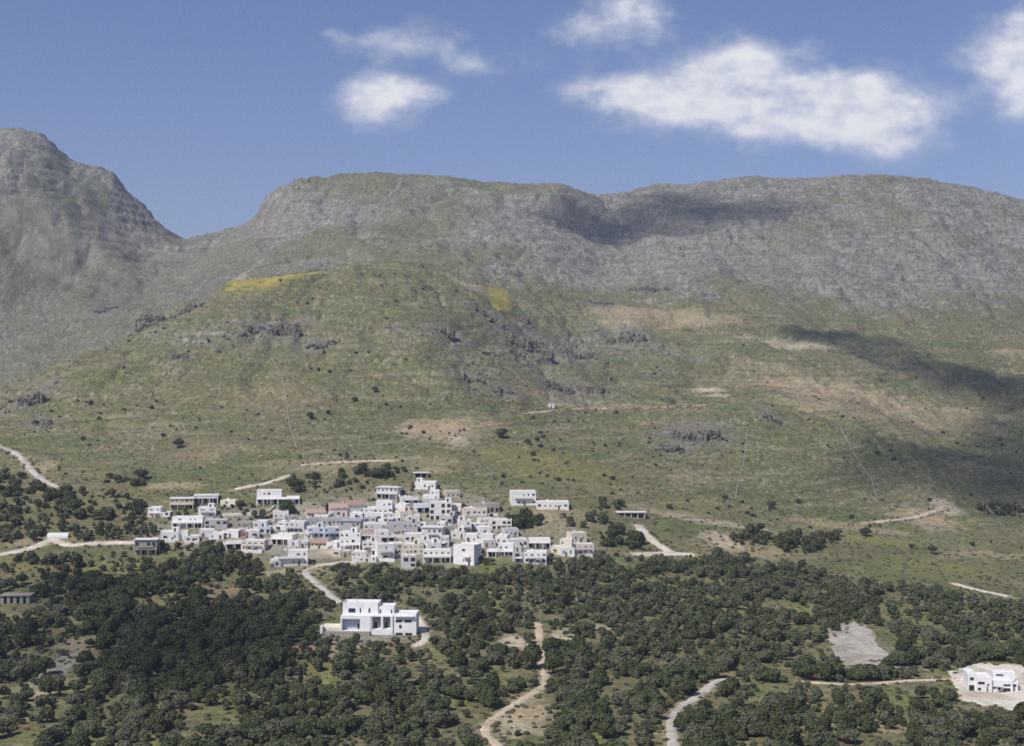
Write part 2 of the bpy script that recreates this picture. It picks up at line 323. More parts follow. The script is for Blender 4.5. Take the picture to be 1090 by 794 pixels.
def ramp(nt, src, stops):
    r = nt.nodes.new('ShaderNodeValToRGB')
    el = r.color_ramp.elements
    while len(el) < len(stops): el.new(0.5)
    for e, (p, c) in zip(el, stops):
        e.position = p; e.color = (*c, 1) if len(c) == 3 else c
    nt.links.new(src, r.inputs['Fac']); return r

def mixrgb(nt, a, b, fac, mode='MIX'):
    m = nt.nodes.new('ShaderNodeMix'); m.data_type = 'RGBA'; m.blend_type = mode
    for s, v in ((m.inputs[6], a), (m.inputs[7], b), (m.inputs[0], fac)):
        if hasattr(v, 'is_linked') or hasattr(v, 'links'): nt.links.new(v, s)
        elif isinstance(v, (int, float)): s.default_value = v
        else: s.default_value = (*v, 1)
    return m.outputs[2]

def mat_terrain():
    m, nt, b = newmat('terrain_surface')
    at = nt.nodes.new('ShaderNodeAttribute'); at.attribute_name = 'albedo'
    n1 = noise(nt, 0.55, 5); r1 = ramp(nt, n1.outputs['Fac'], [(0.3, (0.62, 0.62, 0.6)), (0.5, (1, 1, 1)), (0.72, (1.35, 1.33, 1.28))])
    n2 = noise(nt, 0.06, 6); r2 = ramp(nt, n2.outputs['Fac'], [(0.3, (0.85, 0.88, 0.85)), (0.7, (1.14, 1.1, 1.06))])
    c = mixrgb(nt, at.outputs['Color'], r1.outputs['Color'], 1.0, 'MULTIPLY')
    c = mixrgb(nt, c, r2.outputs['Color'], 1.0, 'MULTIPLY')
    nt.links.new(c, b.inputs['Base Color'])
    bu = nt.nodes.new('ShaderNodeBump'); bu.inputs['Strength'].default_value = 0.6; bu.inputs['Distance'].default_value = 0.5
    nt.links.new(n1.outputs['Fac'], bu.inputs['Height']); nt.links.new(bu.outputs['Normal'], b.inputs['Normal'])
    return m

def mat_noise(name, c1, c2, scale=0.5, rough=0.9, bump=0.0):
    m, nt, b = newmat(name); b.inputs['Roughness'].default_value = rough
    n = noise(nt, scale, 6); r = ramp(nt, n.outputs['Fac'], [(0.32, c1), (0.68, c2)])
    nt.links.new(r.outputs['Color'], b.inputs['Base Color'])
    if bump:
        bu = nt.nodes.new('ShaderNodeBump'); bu.inputs['Strength'].default_value = 0.7; bu.inputs['Distance'].default_value = bump
        nt.links.new(n.outputs['Fac'], bu.inputs['Height']); nt.links.new(bu.outputs['Normal'], b.inputs['Normal'])
    return m

def mat_path(name, c1, c2, scale=.35):
    m, nt, b = newmat(name)
    n = noise(nt, scale, 6); r_ = ramp(nt, n.outputs['Fac'], [(0.3, c1), (0.7, c2)])
    n2 = noise(nt, .07, 5); r2 = ramp(nt, n2.outputs['Fac'], [(.34, (.66, .64, .58)), (.52, (1, 1, 1)), (.7, (1.08, 1.05, 1.0))])
    n3 = noise(nt, 1.4, 3); r3 = ramp(nt, n3.outputs['Fac'], [(.35, (.78, .78, .76)), (.6, (1.05, 1.05, 1.05))])
    c = mixrgb(nt, mixrgb(nt, r_.outputs['Color'], r2.outputs['Color'], 1.0, 'MULTIPLY'), r3.outputs['Color'], 1.0, 'MULTIPLY')
    nt.links.new(c, b.inputs['Base Color']); bu = nt.nodes.new('ShaderNodeBump'); bu.inputs['Strength'].default_value = .8; bu.inputs['Distance'].default_value = .3
    nt.links.new(n.outputs['Fac'], bu.inputs['Height']); nt.links.new(bu.outputs['Normal'], b.inputs['Normal'])
    return m

def mat_foliage(name, c1, c2, c3, attr=False):
    m, nt, b = newmat(name); b.inputs['Roughness'].default_value = 0.7
    n = noise(nt, 0.9 if attr else 1.6, 4)
    r = ramp(nt, n.outputs['Fac'], [(0.3, c1), (0.7, c2)])
    if attr:
        at = nt.nodes.new('ShaderNodeAttribute'); at.attribute_name = 'tint'; rnd = at.outputs['Fac']
    else:
        oi = nt.nodes.new('ShaderNodeObjectInfo'); rnd = oi.outputs['Random']
    c = mixrgb(nt, r.outputs['Color'], c3, rnd)
    nt.links.new(c, b.inputs['Base Color'])
    tr = nt.nodes.new('ShaderNodeBsdfTranslucent'); nt.links.new(c, tr.inputs['Color'])
    ms = nt.nodes.new('ShaderNodeMixShader'); ms.inputs[0].default_value = 0.28
    nt.links.new(b.outputs[0], ms.inputs[1]); nt.links.new(tr.outputs[0], ms.inputs[2])
    nt.links.new(ms.outputs[0], nt.nodes['Material Output'].inputs['Surface'])
    return m

def scale3(c, k): return tuple(min(0.85, v * k) for v in c)
_pl = {}
def plaster(c, name='plaster'):
    k = (name, tuple(c))
    if k not in _pl: _pl[k] = mat_noise(name, scale3(c, 0.84), scale3(c, 1.04), 0.45, 0.85, 0.02)
    return _pl[k]

M = {
    'terrain': mat_terrain(),
    'path_pale': mat_path('pale_gravel', (0.50, 0.455, 0.375), (0.70, 0.645, 0.55), 0.35),
    'path_tan': mat_path('tan_earth', (0.43, 0.345, 0.25), (0.60, 0.51, 0.39), 0.35),
    'path_grey': mat_path('grey_gravel', (0.40, 0.375, 0.335), (0.55, 0.515, 0.46), 0.35),
    'lot_grey': mat_path('lot_gravel', (0.31, 0.285, 0.245), (0.50, 0.465, 0.41), 0.22),
    'lot_pale': mat_path('lot_earth', (0.52, 0.465, 0.385), (0.76, 0.71, 0.62), 0.22),
    'glass': mat_noise('dark_glass', (0.02, 0.022, 0.028), (0.05, 0.055, 0.065), 1.0, 0.25),
    'dark': mat_noise('opening_shade', (0.025, 0.024, 0.024), (0.05, 0.048, 0.045), 1.0, 0.9),  # near-black colour stands in for the shade inside open bays and doorways
    'frame_white': mat_noise('white_frame', (0.66, 0.66, 0.64), (0.74, 0.74, 0.72), 2, 0.6),
    'frame_blue': mat_noise('blue_frame', (0.16, 0.24, 0.40), (0.2, 0.3, 0.46), 2, 0.6),
    'frame_brown': mat_noise('brown_frame', (0.16, 0.09, 0.055), (0.22, 0.13, 0.08), 2, 0.6),
    'frame_green': mat_noise('green_frame', (0.10, 0.26, 0.23), (0.14, 0.32, 0.28), 2, 0.6),
    'tile': mat_noise('terracotta', (0.27, 0.18, 0.14), (0.40, 0.29, 0.23), 1.2, 0.85, 0.05),
    'tile_old': mat_noise('faded_tile', (0.34, 0.24, 0.20), (0.44, 0.33, 0.28), 1.2, 0.85, 0.05),
    'slab': mat_noise('roof_slab', (0.54, 0.53, 0.50), (0.74, 0.725, 0.70), 0.4),
    'slab_dark': mat_noise('grey_roof', (0.28, 0.28, 0.29), (0.40, 0.40, 0.41), 0.4),
    'wood': mat_noise('wood_door', (0.12, 0.07, 0.045), (0.2, 0.12, 0.08), 2.0, 0.7),
    'bark': mat_noise('bark', (0.07, 0.06, 0.05), (0.15, 0.13, 0.105), 3.0, 0.95, 0.05),
    'rock': mat_noise('limestone', (0.058, 0.053, 0.043), (0.255, 0.232, 0.19), 0.3, 0.95, 0.8),  # runs dark: shade of slots and overhangs put into the rock colour
    'wallstone': mat_noise('dry_stone', (0.17, 0.16, 0.135), (0.34, 0.315, 0.27), 0.8, 0.95, 0.1),
    'olive': mat_foliage('olive_leaves', (0.062, 0.084, 0.032), (0.116, 0.140, 0.060), (0.150, 0.152, 0.096)),
    'olive_mass': mat_foliage('grove_leaves', (0.062, 0.084, 0.032), (0.116, 0.140, 0.060), (0.150, 0.152, 0.096), True),
    'evergreen': mat_foliage('evergreen_leaves', (0.050, 0.070, 0.026), (0.092, 0.115, 0.044), (0.085, 0.092, 0.042)),
    'cypress': mat_foliage('cypress_leaves', (0.022, 0.034, 0.018), (0.045, 0.060, 0.030), (0.034, 0.046, 0.026)),
    'shrub': mat_foliage('shrub_leaves', (0.055, 0.064, 0.036), (0.105, 0.112, 0.062), (0.08, 0.082, 0.055)),
    'scrub': mat_foliage('scrub_leaves', (0.055, 0.068, 0.030), (0.115, 0.128, 0.056), (0.12, 0.105, 0.06), True),
    'plastic': mat_noise('greenhouse_film', (0.50, 0.55, 0.50), (0.66, 0.70, 0.66), 0.6, 0.4),
}

# ------------------------------------------------------------------ mesh helpers
def npmesh(name, V, Q=None, T=None, mats=(), smooth=False, attr=None, mi=None):
    me = bpy.data.meshes.new(name)
    V = np.asarray(V, np.float32)
    loops = []; starts = []; tot = []; off = 0
    if Q is not None and len(Q):
        Q = np.asarray(Q, np.int32); loops.append(Q.ravel()); starts.append(np.arange(len(Q)) * 4); tot.append(np.full(len(Q), 4)); off = len(Q) * 4
    if T is not None and len(T):
        T = np.asarray(T, np.int32); loops.append(T.ravel()); starts.append(off + np.arange(len(T)) * 3); tot.append(np.full(len(T), 3))
    loops = np.concatenate(loops).astype(np.int32); starts = np.concatenate(starts).astype(np.int32); tot = np.concatenate(tot).astype(np.int32)
    me.vertices.add(len(V)); me.vertices.foreach_set('co', V.ravel())
    me.loops.add(len(loops)); me.loops.foreach_set('vertex_index', loops)
    me.polygons.add(len(starts)); me.polygons.foreach_set('loop_start', starts); me.polygons.foreach_set('loop_total', tot)
    if mi is not None: me.polygons.foreach_set('material_index', np.asarray(mi, np.int32))
    me.polygons.foreach_set('use_smooth', np.full(len(starts), bool(smooth)))
    for m in mats: me.materials.append(m)
    me.update(calc_edges=True)
    if attr:
        nm, data = attr
        if data.ndim == 1:
            a = me.attributes.new(nm, 'FLOAT', 'POINT'); a.data.foreach_set('value', data.astype(np.float32))
        else:
            a = me.attributes.new(nm, 'FLOAT_COLOR', 'POINT'); a.data.foreach_set('color', np.column_stack([data, np.ones(len(data))]).astype(np.float32).ravel())
    return me

def link(name, data, parent=None, loc=None, rz=None):
    o = bpy.data.objects.new(name, data); C.objects.link(o)
    if parent is not None: o.parent = parent
    if loc is not None: o.location = loc
    if rz is not None: o.rotation_euler = (0, 0, rz)
    return o

def tag(o, label=None, cat=None, group=None, kind=None):
    if label: o['label'] = label
    if cat: o['category'] = cat
    if group: o['group'] = group
    if kind: o['kind'] = kind
    return o

class MB:
    def __init__(s): s.V = []; s.Fq = []; s.mi = []
    def face(s, pts, m=0):
        n = len(s.V); s.V += [tuple(p) for p in pts]; s.Fq.append(tuple(range(n, n + len(pts)))); s.mi.append(m)
    def box(s, x0, x1, y0, y1, z0, z1, m=0, top=True):
        n = len(s.V)
        s.V += [(x0, y0, z0), (x1, y0, z0), (x1, y1, z0), (x0, y1, z0), (x0, y0, z1), (x1, y0, z1), (x1, y1, z1), (x0, y1, z1)]
        fs = [(0, 3, 2, 1), (0, 1, 5, 4), (1, 2, 6, 5), (2, 3, 7, 6), (3, 0, 4, 7)] + ([(4, 5, 6, 7)] if top else [])
        for f in fs: s.Fq.append(tuple(n + i for i in f)); s.mi.append(m)
    def open_top(s, x0, x1, y0, y1, z0, z1, t=0.22, d=0.45, m=0):
        """walled box whose top is a parapet round a sunken roof well"""
        s.box(x0, x1, y0, y1, z0, z1, m, top=False)
        a = [(x0, y0), (x1, y0), (x1, y1), (x0, y1)]; b = [(x0 + t, y0 + t), (x1 - t, y0 + t), (x1 - t, y1 - t), (x0 + t, y1 - t)]
        for i in range(4):
            j = (i + 1) % 4
            s.face([(*a[i], z1), (*a[j], z1), (*b[j], z1), (*b[i], z1)], m)
            s.face([(*b[i], z1), (*b[j], z1), (*b[j], z1 - d), (*b[i], z1 - d)], m)
    def build(s, name, mats, parent=None, smooth=False):
        me = bpy.data.meshes.new(name); me.from_pydata(s.V, [], s.Fq)
        for m in (mats if isinstance(mats, (list, tuple)) else [mats]): me.materials.append(m)
        me.polygons.foreach_set('material_index', s.mi)
        me.update()
        return link(name, me, parent)

# ------------------------------------------------------------------ ground, hillside, mountain
def terrain_part(name, i0, i1):
    n = i1 - i0 + 1
    V = np.stack([XX[i0:i1 + 1], YY[i0:i1 + 1], ZZ[i0:i1 + 1]], -1).reshape(-1, 3)
    a = (np.arange(n - 1)[:, None] * NT + np.arange(NT - 1)[None, :]).ravel()
    Q = np.stack([a, a + 1, a + NT + 1, a + NT], 1)
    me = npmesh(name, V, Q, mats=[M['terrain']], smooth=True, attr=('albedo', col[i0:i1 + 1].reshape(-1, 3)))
    return tag(link(name, me), kind='structure')
ia = int(np.searchsorted(Drow, 830)); ib = int(np.searchsorted(Drow, 1610))
terrain_part('ground', 0, ia); terrain_part('hillside', ia, ib); terrain_part('mountain', ib, ND - 1)
# the near side of the valley, below and behind the camera
n_ = 40; ys = np.linspace(-700, Drow[0], n_)
V = []; cc = []
for y in ys:
    f_ = (y + 700) / (Drow[0] + 700)
    for j in range(0, NT, 8):
        x = tcols[j] * Drow[0]
        v = 1 - f_; zz = ZZ[0, j] * (1 - v) + (HC - 22) * v if f_ > 0.3 else ZZ[0, j] * 0.3 + (HC - 22) * 0.7
        V.append((x, y, zz)); cc.append((0.15, 0.146, 0.073))
m_ = len(range(0, NT, 8)); a = (np.arange(n_ - 1)[:, None] * m_ + np.arange(m_ - 1)[None, :]).ravel()
tag(link('valley_ground', npmesh('valley_ground', V, np.stack([a, a + 1, a + m_ + 1, a + m_], 1), mats=[M['terrain']], smooth=True, attr=('albedo', np.array(cc)))), kind='structure')

# ------------------------------------------------------------------ roads and lots
def ribbon(name, P, w, mat, seed):
    rng = np.random.default_rng(seed)
    d = np.gradient(P, axis=0); d /= np.hypot(d[:, 0], d[:, 1])[:, None]; nrm = np.stack([-d[:, 1], d[:, 0]], 1)
    s = np.arange(len(P)) * 0.33
    wl = w / 2 * (1 + 0.4 * gnoise(s, s * 0 + seed, seed)); wr = w / 2 * (1 + 0.4 * gnoise(s + 50, s * 0 + seed, seed + 1))
    rows = [P + nrm * (wl * k)[:, None] if k > 0 else P + nrm * (wr * k)[:, None] for k in (-1, -.6, -.2, .2, .6, 1)]
    V = np.concatenate(rows); z = height(V[:, 0], V[:, 1]) + 0.28
    n = len(P); z = z.reshape(6, n)
    z = np.maximum(z, np.array([smooth1(r, 1.5) for r in z]))
    z[0] -= 0.3; z[5] -= 0.3
    V = np.column_stack([V, z.ravel()])
    Q = []
    for r in range(5):
        a = r * n + np.arange(n - 1); Q.append(np.stack([a, a + n, a + n + 1, a + 1], 1)[:, ::-1])
    me = npmesh(name, V, np.concatenate(Q), mats=[M[mat]], smooth=True)
    return tag(link(name, me), kind='structure')
for k, (name, mat, w, P) in enumerate(ways):
    ribbon(name, P, w, mat, 300 + k)

def lot(name, poly, mat, seed, lift=0.22):
    pix = catmull(poly + [poly[0]], 14)[:-1]
    W = np.array([cast(a, b) for a, b in pix]); c = W.mean(0); W = c + (W - c) * 1.14
    rings = 14; n = len(W); V = [c]
    for k in range(1, rings + 1):
        f = k / rings
        V += list(c + (W - c) * f * (1 + (0.30 * fbm(np.arange(n) * 0.23, np.full(n, seed * 1.3), 4, seed, .65)[:, None] * f ** 3)))
    V = np.array(V); z = height(V[:, 0], V[:, 1]) + lift; z[-n:] -= lift + 0.05
    Q = []; T = []
    for i in range(n):
        T.append((0, 1 + i, 1 + (i + 1) % n))
        for k in range(rings - 1):
            a = 1 + k * n; b = a + n
            Q.append((a + i, b + i, b + (i + 1) % n, a + (i + 1) % n))
    me = npmesh(name, np.column_stack([V, z]), Q, T, mats=[M[mat]], smooth=True)
    o = link(name, me); return tag(o, kind='structure')
LOT1 = [(886, 671), (904, 666), (918, 667), (930, 675), (932, 686), (948, 697), (952, 708), (938, 709), (915, 705), (893, 703), (889, 690)]
LOT2 = [(1016, 716), (1032, 708), (1060, 708), (1100, 716), (1110, 735), (1100, 750), (1075, 754), (1050, 748), (1028, 744), (1022, 732)]
lot('gravel_lot', LOT1, 'lot_grey', 3); lot('cleared_yard', LOT2, 'lot_pale', 5)

# ------------------------------------------------------------------ buildings
keep = []   # (px, py, D): points of the photo's view that stay in sight past the trees
WHITE = (0.83, 0.815, 0.78); OFF = (0.76, 0.74, 0.69); CREAM = (0.74, 0.68, 0.55); GREYC = (0.46, 0.455, 0.44); STONE = (0.34, 0.315, 0.275)
PINK = (0.72, 0.63, 0.57); BLUEW = (0.64, 0.67, 0.71); BEIGE = (0.58, 0.52, 0.42); PGREY = (0.62, 0.61, 0.59)
rng = random.Random(11)

def add_window(parent, x, z, w, h, frame, y=0.0, big=False, side=0):
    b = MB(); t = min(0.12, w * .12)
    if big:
        b.box(x - w / 2, x + w / 2, y - 0.035, y + 0.2, z, z + h, 0)  # solid panel, its dark colour standing in for a shaded opening
    else:
        b.box(x - w / 2 + t, x + w / 2 - t, y - 0.03, y + 0.2, z + t, z + h - t, 0)
        b.box(x - w / 2, x - w / 2 + t, y - 0.07, y + 0.2, z, z + h, 1); b.box(x + w / 2 - t, x + w / 2, y - 0.07, y + 0.2, z, z + h, 1)
        b.box(x - w / 2 + t, x + w / 2 - t, y - 0.07, y + 0.2, z, z + t, 1); b.box(x - w / 2 + t, x + w / 2 - t, y - 0.07, y + 0.2, z + h - t, z + h, 1)
    if side:     # turn the window onto the side wall x = side plane
        sx = side
        b.V = [(sx + (py_ * (1 if side < 0 else -1)), px_, pz_) for px_, py_, pz_ in b.V]
    return b.build('window', [M['dark' if big else 'glass'], M[frame]], parent)

def house(x0, x1, yt, yb, colr, label, roof='flat', feat=(), frame='frame_white', storeys=None, yaw=None, depth=None, nwin=None, name='house', cat='house', keepout=True):
    xc = (x0 + x1) / 2; X, D = cast(xc, yb); k = D / F
    w = (x1 - x0) * k; h = max(2.5, (yb - yt - 1.2) * k * .87)
    if yaw is None: yaw = R(rng.uniform(-22, 22) + 3)
    dp = depth or rng.uniform(6.5, 9.0)
    z = float(height(X, D))
    root = link(name, None, loc=(X, D, z), rz=yaw); tag(root, label, cat, 'houses of the village' if name == 'house' else None)
    mat = plaster(colr, 'grey_stone' if colr == STONE else 'plaster')
    w = w / math.cos(yaw) * 0.97
    hw = w / 2
    n = storeys or max(1, int(round(h / 3.3))); sh = h / n
    low = -4.0
    if not feat:  # random balconies and porches added for the dark shade they give
        q = rng.random()
        if n > 1 and q < .5: feat = ('balcony',)
        elif n == 1 and w > 6 and q < .45: feat = ('porch',) if q < .25 else ('stepL',) if q < .35 else ('stepR',)
    if roof == 'flat' and rng.random() < .3: feat = tuple(feat) + ('tank',)
    b = MB(); rf = MB()
    x_l, x_r = -hw, hw
    split = None
    if 'stepL' in feat or 'stepR' in feat:     # upper storey over one part only
        hl = h - sh; cut = -hw + w * (0.58 if 'stepL' in feat else 0.42)
        b.open_top(-hw, hw, 0, dp, low, hl); rf.box(-hw + .22, hw - .22, .22, dp - .22, hl - .6, hl - .45)
        ux0, ux1 = (-hw + .02, cut) if 'stepL' in feat else (cut, hw - .02)
        u = MB(); u.open_top(ux0, ux1, 0.25, dp - 0.3, hl - 0.4, h); up = u.build('upper_storey', mat, root)
        r2 = MB(); r2.box(ux0 + .22, ux1 - .22, .47, dp - .52, h - .6, h - .45); r2.build('roof', M['slab'], up)
        split = (ux0, ux1, up)
    elif roof == 'flat':
        b.open_top(-hw, hw, 0, dp, low, h); rf.box(-hw + .22, hw - .22, .22, dp - .22, h - .6, h - .45)
    elif roof == 'slab':
        b.box(-hw, hw, 0, dp, low, h); rf.box(-hw - .5, hw + .5, -.6, dp + .4, h + .003, h + .3)
    elif roof in ('gable', 'gable_old'):
        rh = min(2.2, h * .38); hb = h - rh
        b.box(-hw, hw, 0, dp, low, hb)
        for sx in (-hw, hw): b.face([(sx, 0, hb), (sx, dp, hb), (sx, dp / 2, h - 0.05)] if sx > 0 else [(sx, dp, hb), (sx, 0, hb), (sx, dp / 2, h - 0.05)])
        e = .4
        for ya, yb_ in ((-e, dp / 2), (dp + e, dp / 2)):
            za = hb - e * rh / (dp / 2)
            rf.face([(-hw - e, ya, za), (hw + e, ya, za), (hw + e, yb_, h), (-hw - e, yb_, h)])
            rf.face([(-hw - e, ya, za + .14), (hw + e, ya, za + .14), (hw + e, yb_, h + .14), (-hw - e, yb_, h + .14)])
            rf.face([(-hw - e, ya, za), (hw + e, ya, za), (hw + e, ya, za + .14), (-hw - e, ya, za + .14)])
            for sx in (-hw - e, hw + e):
                rf.face([(sx, ya, za), (sx, yb_, h), (sx, yb_, h + .14), (sx, ya, za + .14)])
        h_eff = hb
    elif roof == 'shed':
        b.box(-hw, hw, 0, dp, low, h - .9)
        rf.face([(-hw - .4, -.5, h - .95), (hw + .4, -.5, h - .95), (hw + .4, dp + .2, h), (-hw - .4, dp + .2, h)])
        rf.face([(-hw - .4, -.5, h - .8), (hw + .4, -.5, h - .8), (hw + .4, dp + .2, h + .15), (-hw - .4, dp + .2, h + .15)])
        rf.face([(-hw - .4, -.5, h - .95), (hw + .4, -.5, h - .95), (hw + .4, -.5, h - .8), (-hw - .4, -.5, h - .8)])
        for sx in (-hw, hw): b.face([(sx, 0, h - .9), (sx, dp, h - .9), (sx, dp, h - .05)])
        b.face([(-hw, dp, h - .9), (hw, dp, h - .9), (hw, dp, h - .05), (-hw, dp, h - .05)])
    b.build('wall', mat, root)
    rmat = {'flat': M['slab'], 'slab': M['slab'], 'gable': M['tile'], 'gable_old': M['tile_old'], 'shed': M['slab_dark']}[roof]
    if 'darkroof' in feat: rmat = M['slab_dark']
    rf.build('roof', rmat, root)
    porch = 'porch' in feat
    top_lim = h - (.9 if roof in ('flat', 'shed') else .3 if roof == 'slab' else min(2.2, h * .38) + .2)
    for s in range(n):
        z0 = s * sh
        xa, xb, par, yy = -hw, hw, root, 0.0
        if split and s == n - 1: xa, xb, par, yy = split[0], split[1], split[2], 0.25
        ww = xb - xa
        m = nwin if nwin else max(1, int(round(ww / 2.7)))
        for i in range(m):
            if rng.random() < 0.2 and m > 1: continue
            cx_ = xa + ww * (i + .5) / m + rng.uniform(-.25, .25)
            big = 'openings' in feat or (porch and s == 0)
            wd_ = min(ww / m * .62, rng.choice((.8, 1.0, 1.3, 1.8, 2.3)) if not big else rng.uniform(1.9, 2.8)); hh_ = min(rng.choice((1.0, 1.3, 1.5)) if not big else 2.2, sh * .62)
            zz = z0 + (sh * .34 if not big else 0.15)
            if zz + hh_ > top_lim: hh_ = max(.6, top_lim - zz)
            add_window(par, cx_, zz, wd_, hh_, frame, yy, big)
    if not porch and 'openings' not in feat:
        dx = rng.uniform(-.3, .3) * w; d = MB(); d.box(dx - .5, dx + .5, -.09, .15, -0.2, min(2.1, sh * .68)); d.build('door', M['wood' if frame != 'frame_blue' else 'frame_blue'], root)
    for sd in (-hw, hw):
        add_window(root, dp * .5, (n - 1) * sh + sh * .32, 1.2, 1.1, frame, 0.0, False, sd) if not split and sh > 2.4 and roof in ('flat', 'slab') else None
    if porch:
        p = MB(); ph_ = min(2.9, sh * .95); p.box(-hw - .2, hw + .2, -2.4, -0.003, ph_ - .3, ph_ + (.45 if 'band' in feat else 0)); p.build('porch_roof', mat, root)
        nc = max(2, int(round(w / 4)) + 1)
        for i in range(nc):
            cxx = -hw + .15 + (w - .3) * i / (nc - 1); c_ = MB(); c_.box(cxx - .16, cxx + .16, -2.3, -1.98, low, ph_ - .303); c_.build('column', mat, root)
    if 'balcony' in feat and n > 1:
        zb = sh; q = MB(); q.box(-hw * .75, hw * .75, -1.4, -0.003, zb - .05, zb + .13); q.box(-hw * .75, hw * .75, -1.4, -1.28, zb + .133, zb + 1.0)
        q.build('balcony', mat, root)
    if 'wing' in feat:   # a lower wing on the other side
        q = MB(); q.open_top(hw + .003, hw + w * .5, 1.2, dp - .5, low, sh * .95); wg = q.build('wing', mat, root)
        q = MB(); q.box(hw + .25, hw + w * .5 - .22, 1.45, dp - .75, sh * .95 - .6, sh * .95 - .45); q.build('roof', M['slab'], wg)
    if roof == 'flat' and 'stepL' not in feat and 'stepR' not in feat and w > 5 and rng.random() < .2:      # stair head on the roof
        sx0 = rng.choice((-hw + .5, 0.2, hw - 3.2)); q = MB(); q.box(sx0, sx0 + 3.2, dp * .45, dp * .45 + 3, h - .46, h + 1.7); q.box(sx0 + .8, sx0 + 1.7, dp * .45 - .05, dp * .45 + .1, h - .4, h + 1.4, 1); q.build('stair_head', [mat, M['dark']], root)
    if 'porch' not in feat and rng.random() < .5:       # walled terrace in front
        tw = rng.uniform(.5, .95) * hw; tx = rng.uniform(-.3, .3) * (hw - tw); td = rng.uniform(2.0, 3.6); th_ = rng.uniform(.25, 1.0)
        tm = plaster(rng.choice((OFF, PGREY, STONE, colr)), 'terrace_plaster'); q = MB(); q.open_top(tx - tw, tx + tw, -td, -.1, low, th_, .2, .7); q.box(tx - tw + .2, tx + tw - .2, -td + .2, -.3, th_ - 1.0, th_ - .68); q.build('terrace', tm, root)
    if n > 1 and roof == 'flat' and rng.random() < .3:  # awning
        ax = rng.uniform(-.4, .4) * hw; q = MB(); q.face([(ax - 1.5, -.01, sh * .92), (ax + 1.5, -.01, sh * .92), (ax + 1.5, -1.6, sh * .78), (ax - 1.5, -1.6, sh * .78)]); q.face([(ax - 1.5, -.01, sh * .92 - .06), (ax + 1.5, -.01, sh * .92 - .06), (ax + 1.5, -1.6, sh * .78 - .06), (ax - 1.5, -1.6, sh * .78 - .06)]); q.build('awning', plaster(rng.choice((BEIGE, BLUEW, STONE)), 'awning_cloth'), root)
    if 'chimney' in feat:
        q = MB(); q.box(hw * .5, hw * .5 + .6, dp * .5, dp * .5 + .6, h - 1.2, h + .9); q.build('chimney', mat, root)
    if 'tank' in feat:
        q = MB(); q.box(-hw * .4, -hw * .4 + 1.3, dp * .5, dp * .5 + .9, h - .45, h + .75); q.build('water_tank', M['frame_white'], root)
    if keepout:
        for ii in np.linspace(x0 + 1, x1 - 1, max(3, int((x1 - x0) / 4))):
            for jj in np.linspace(yt + 1, yb - 2.5, 4): keep.append((ii, jj, D))
    return root

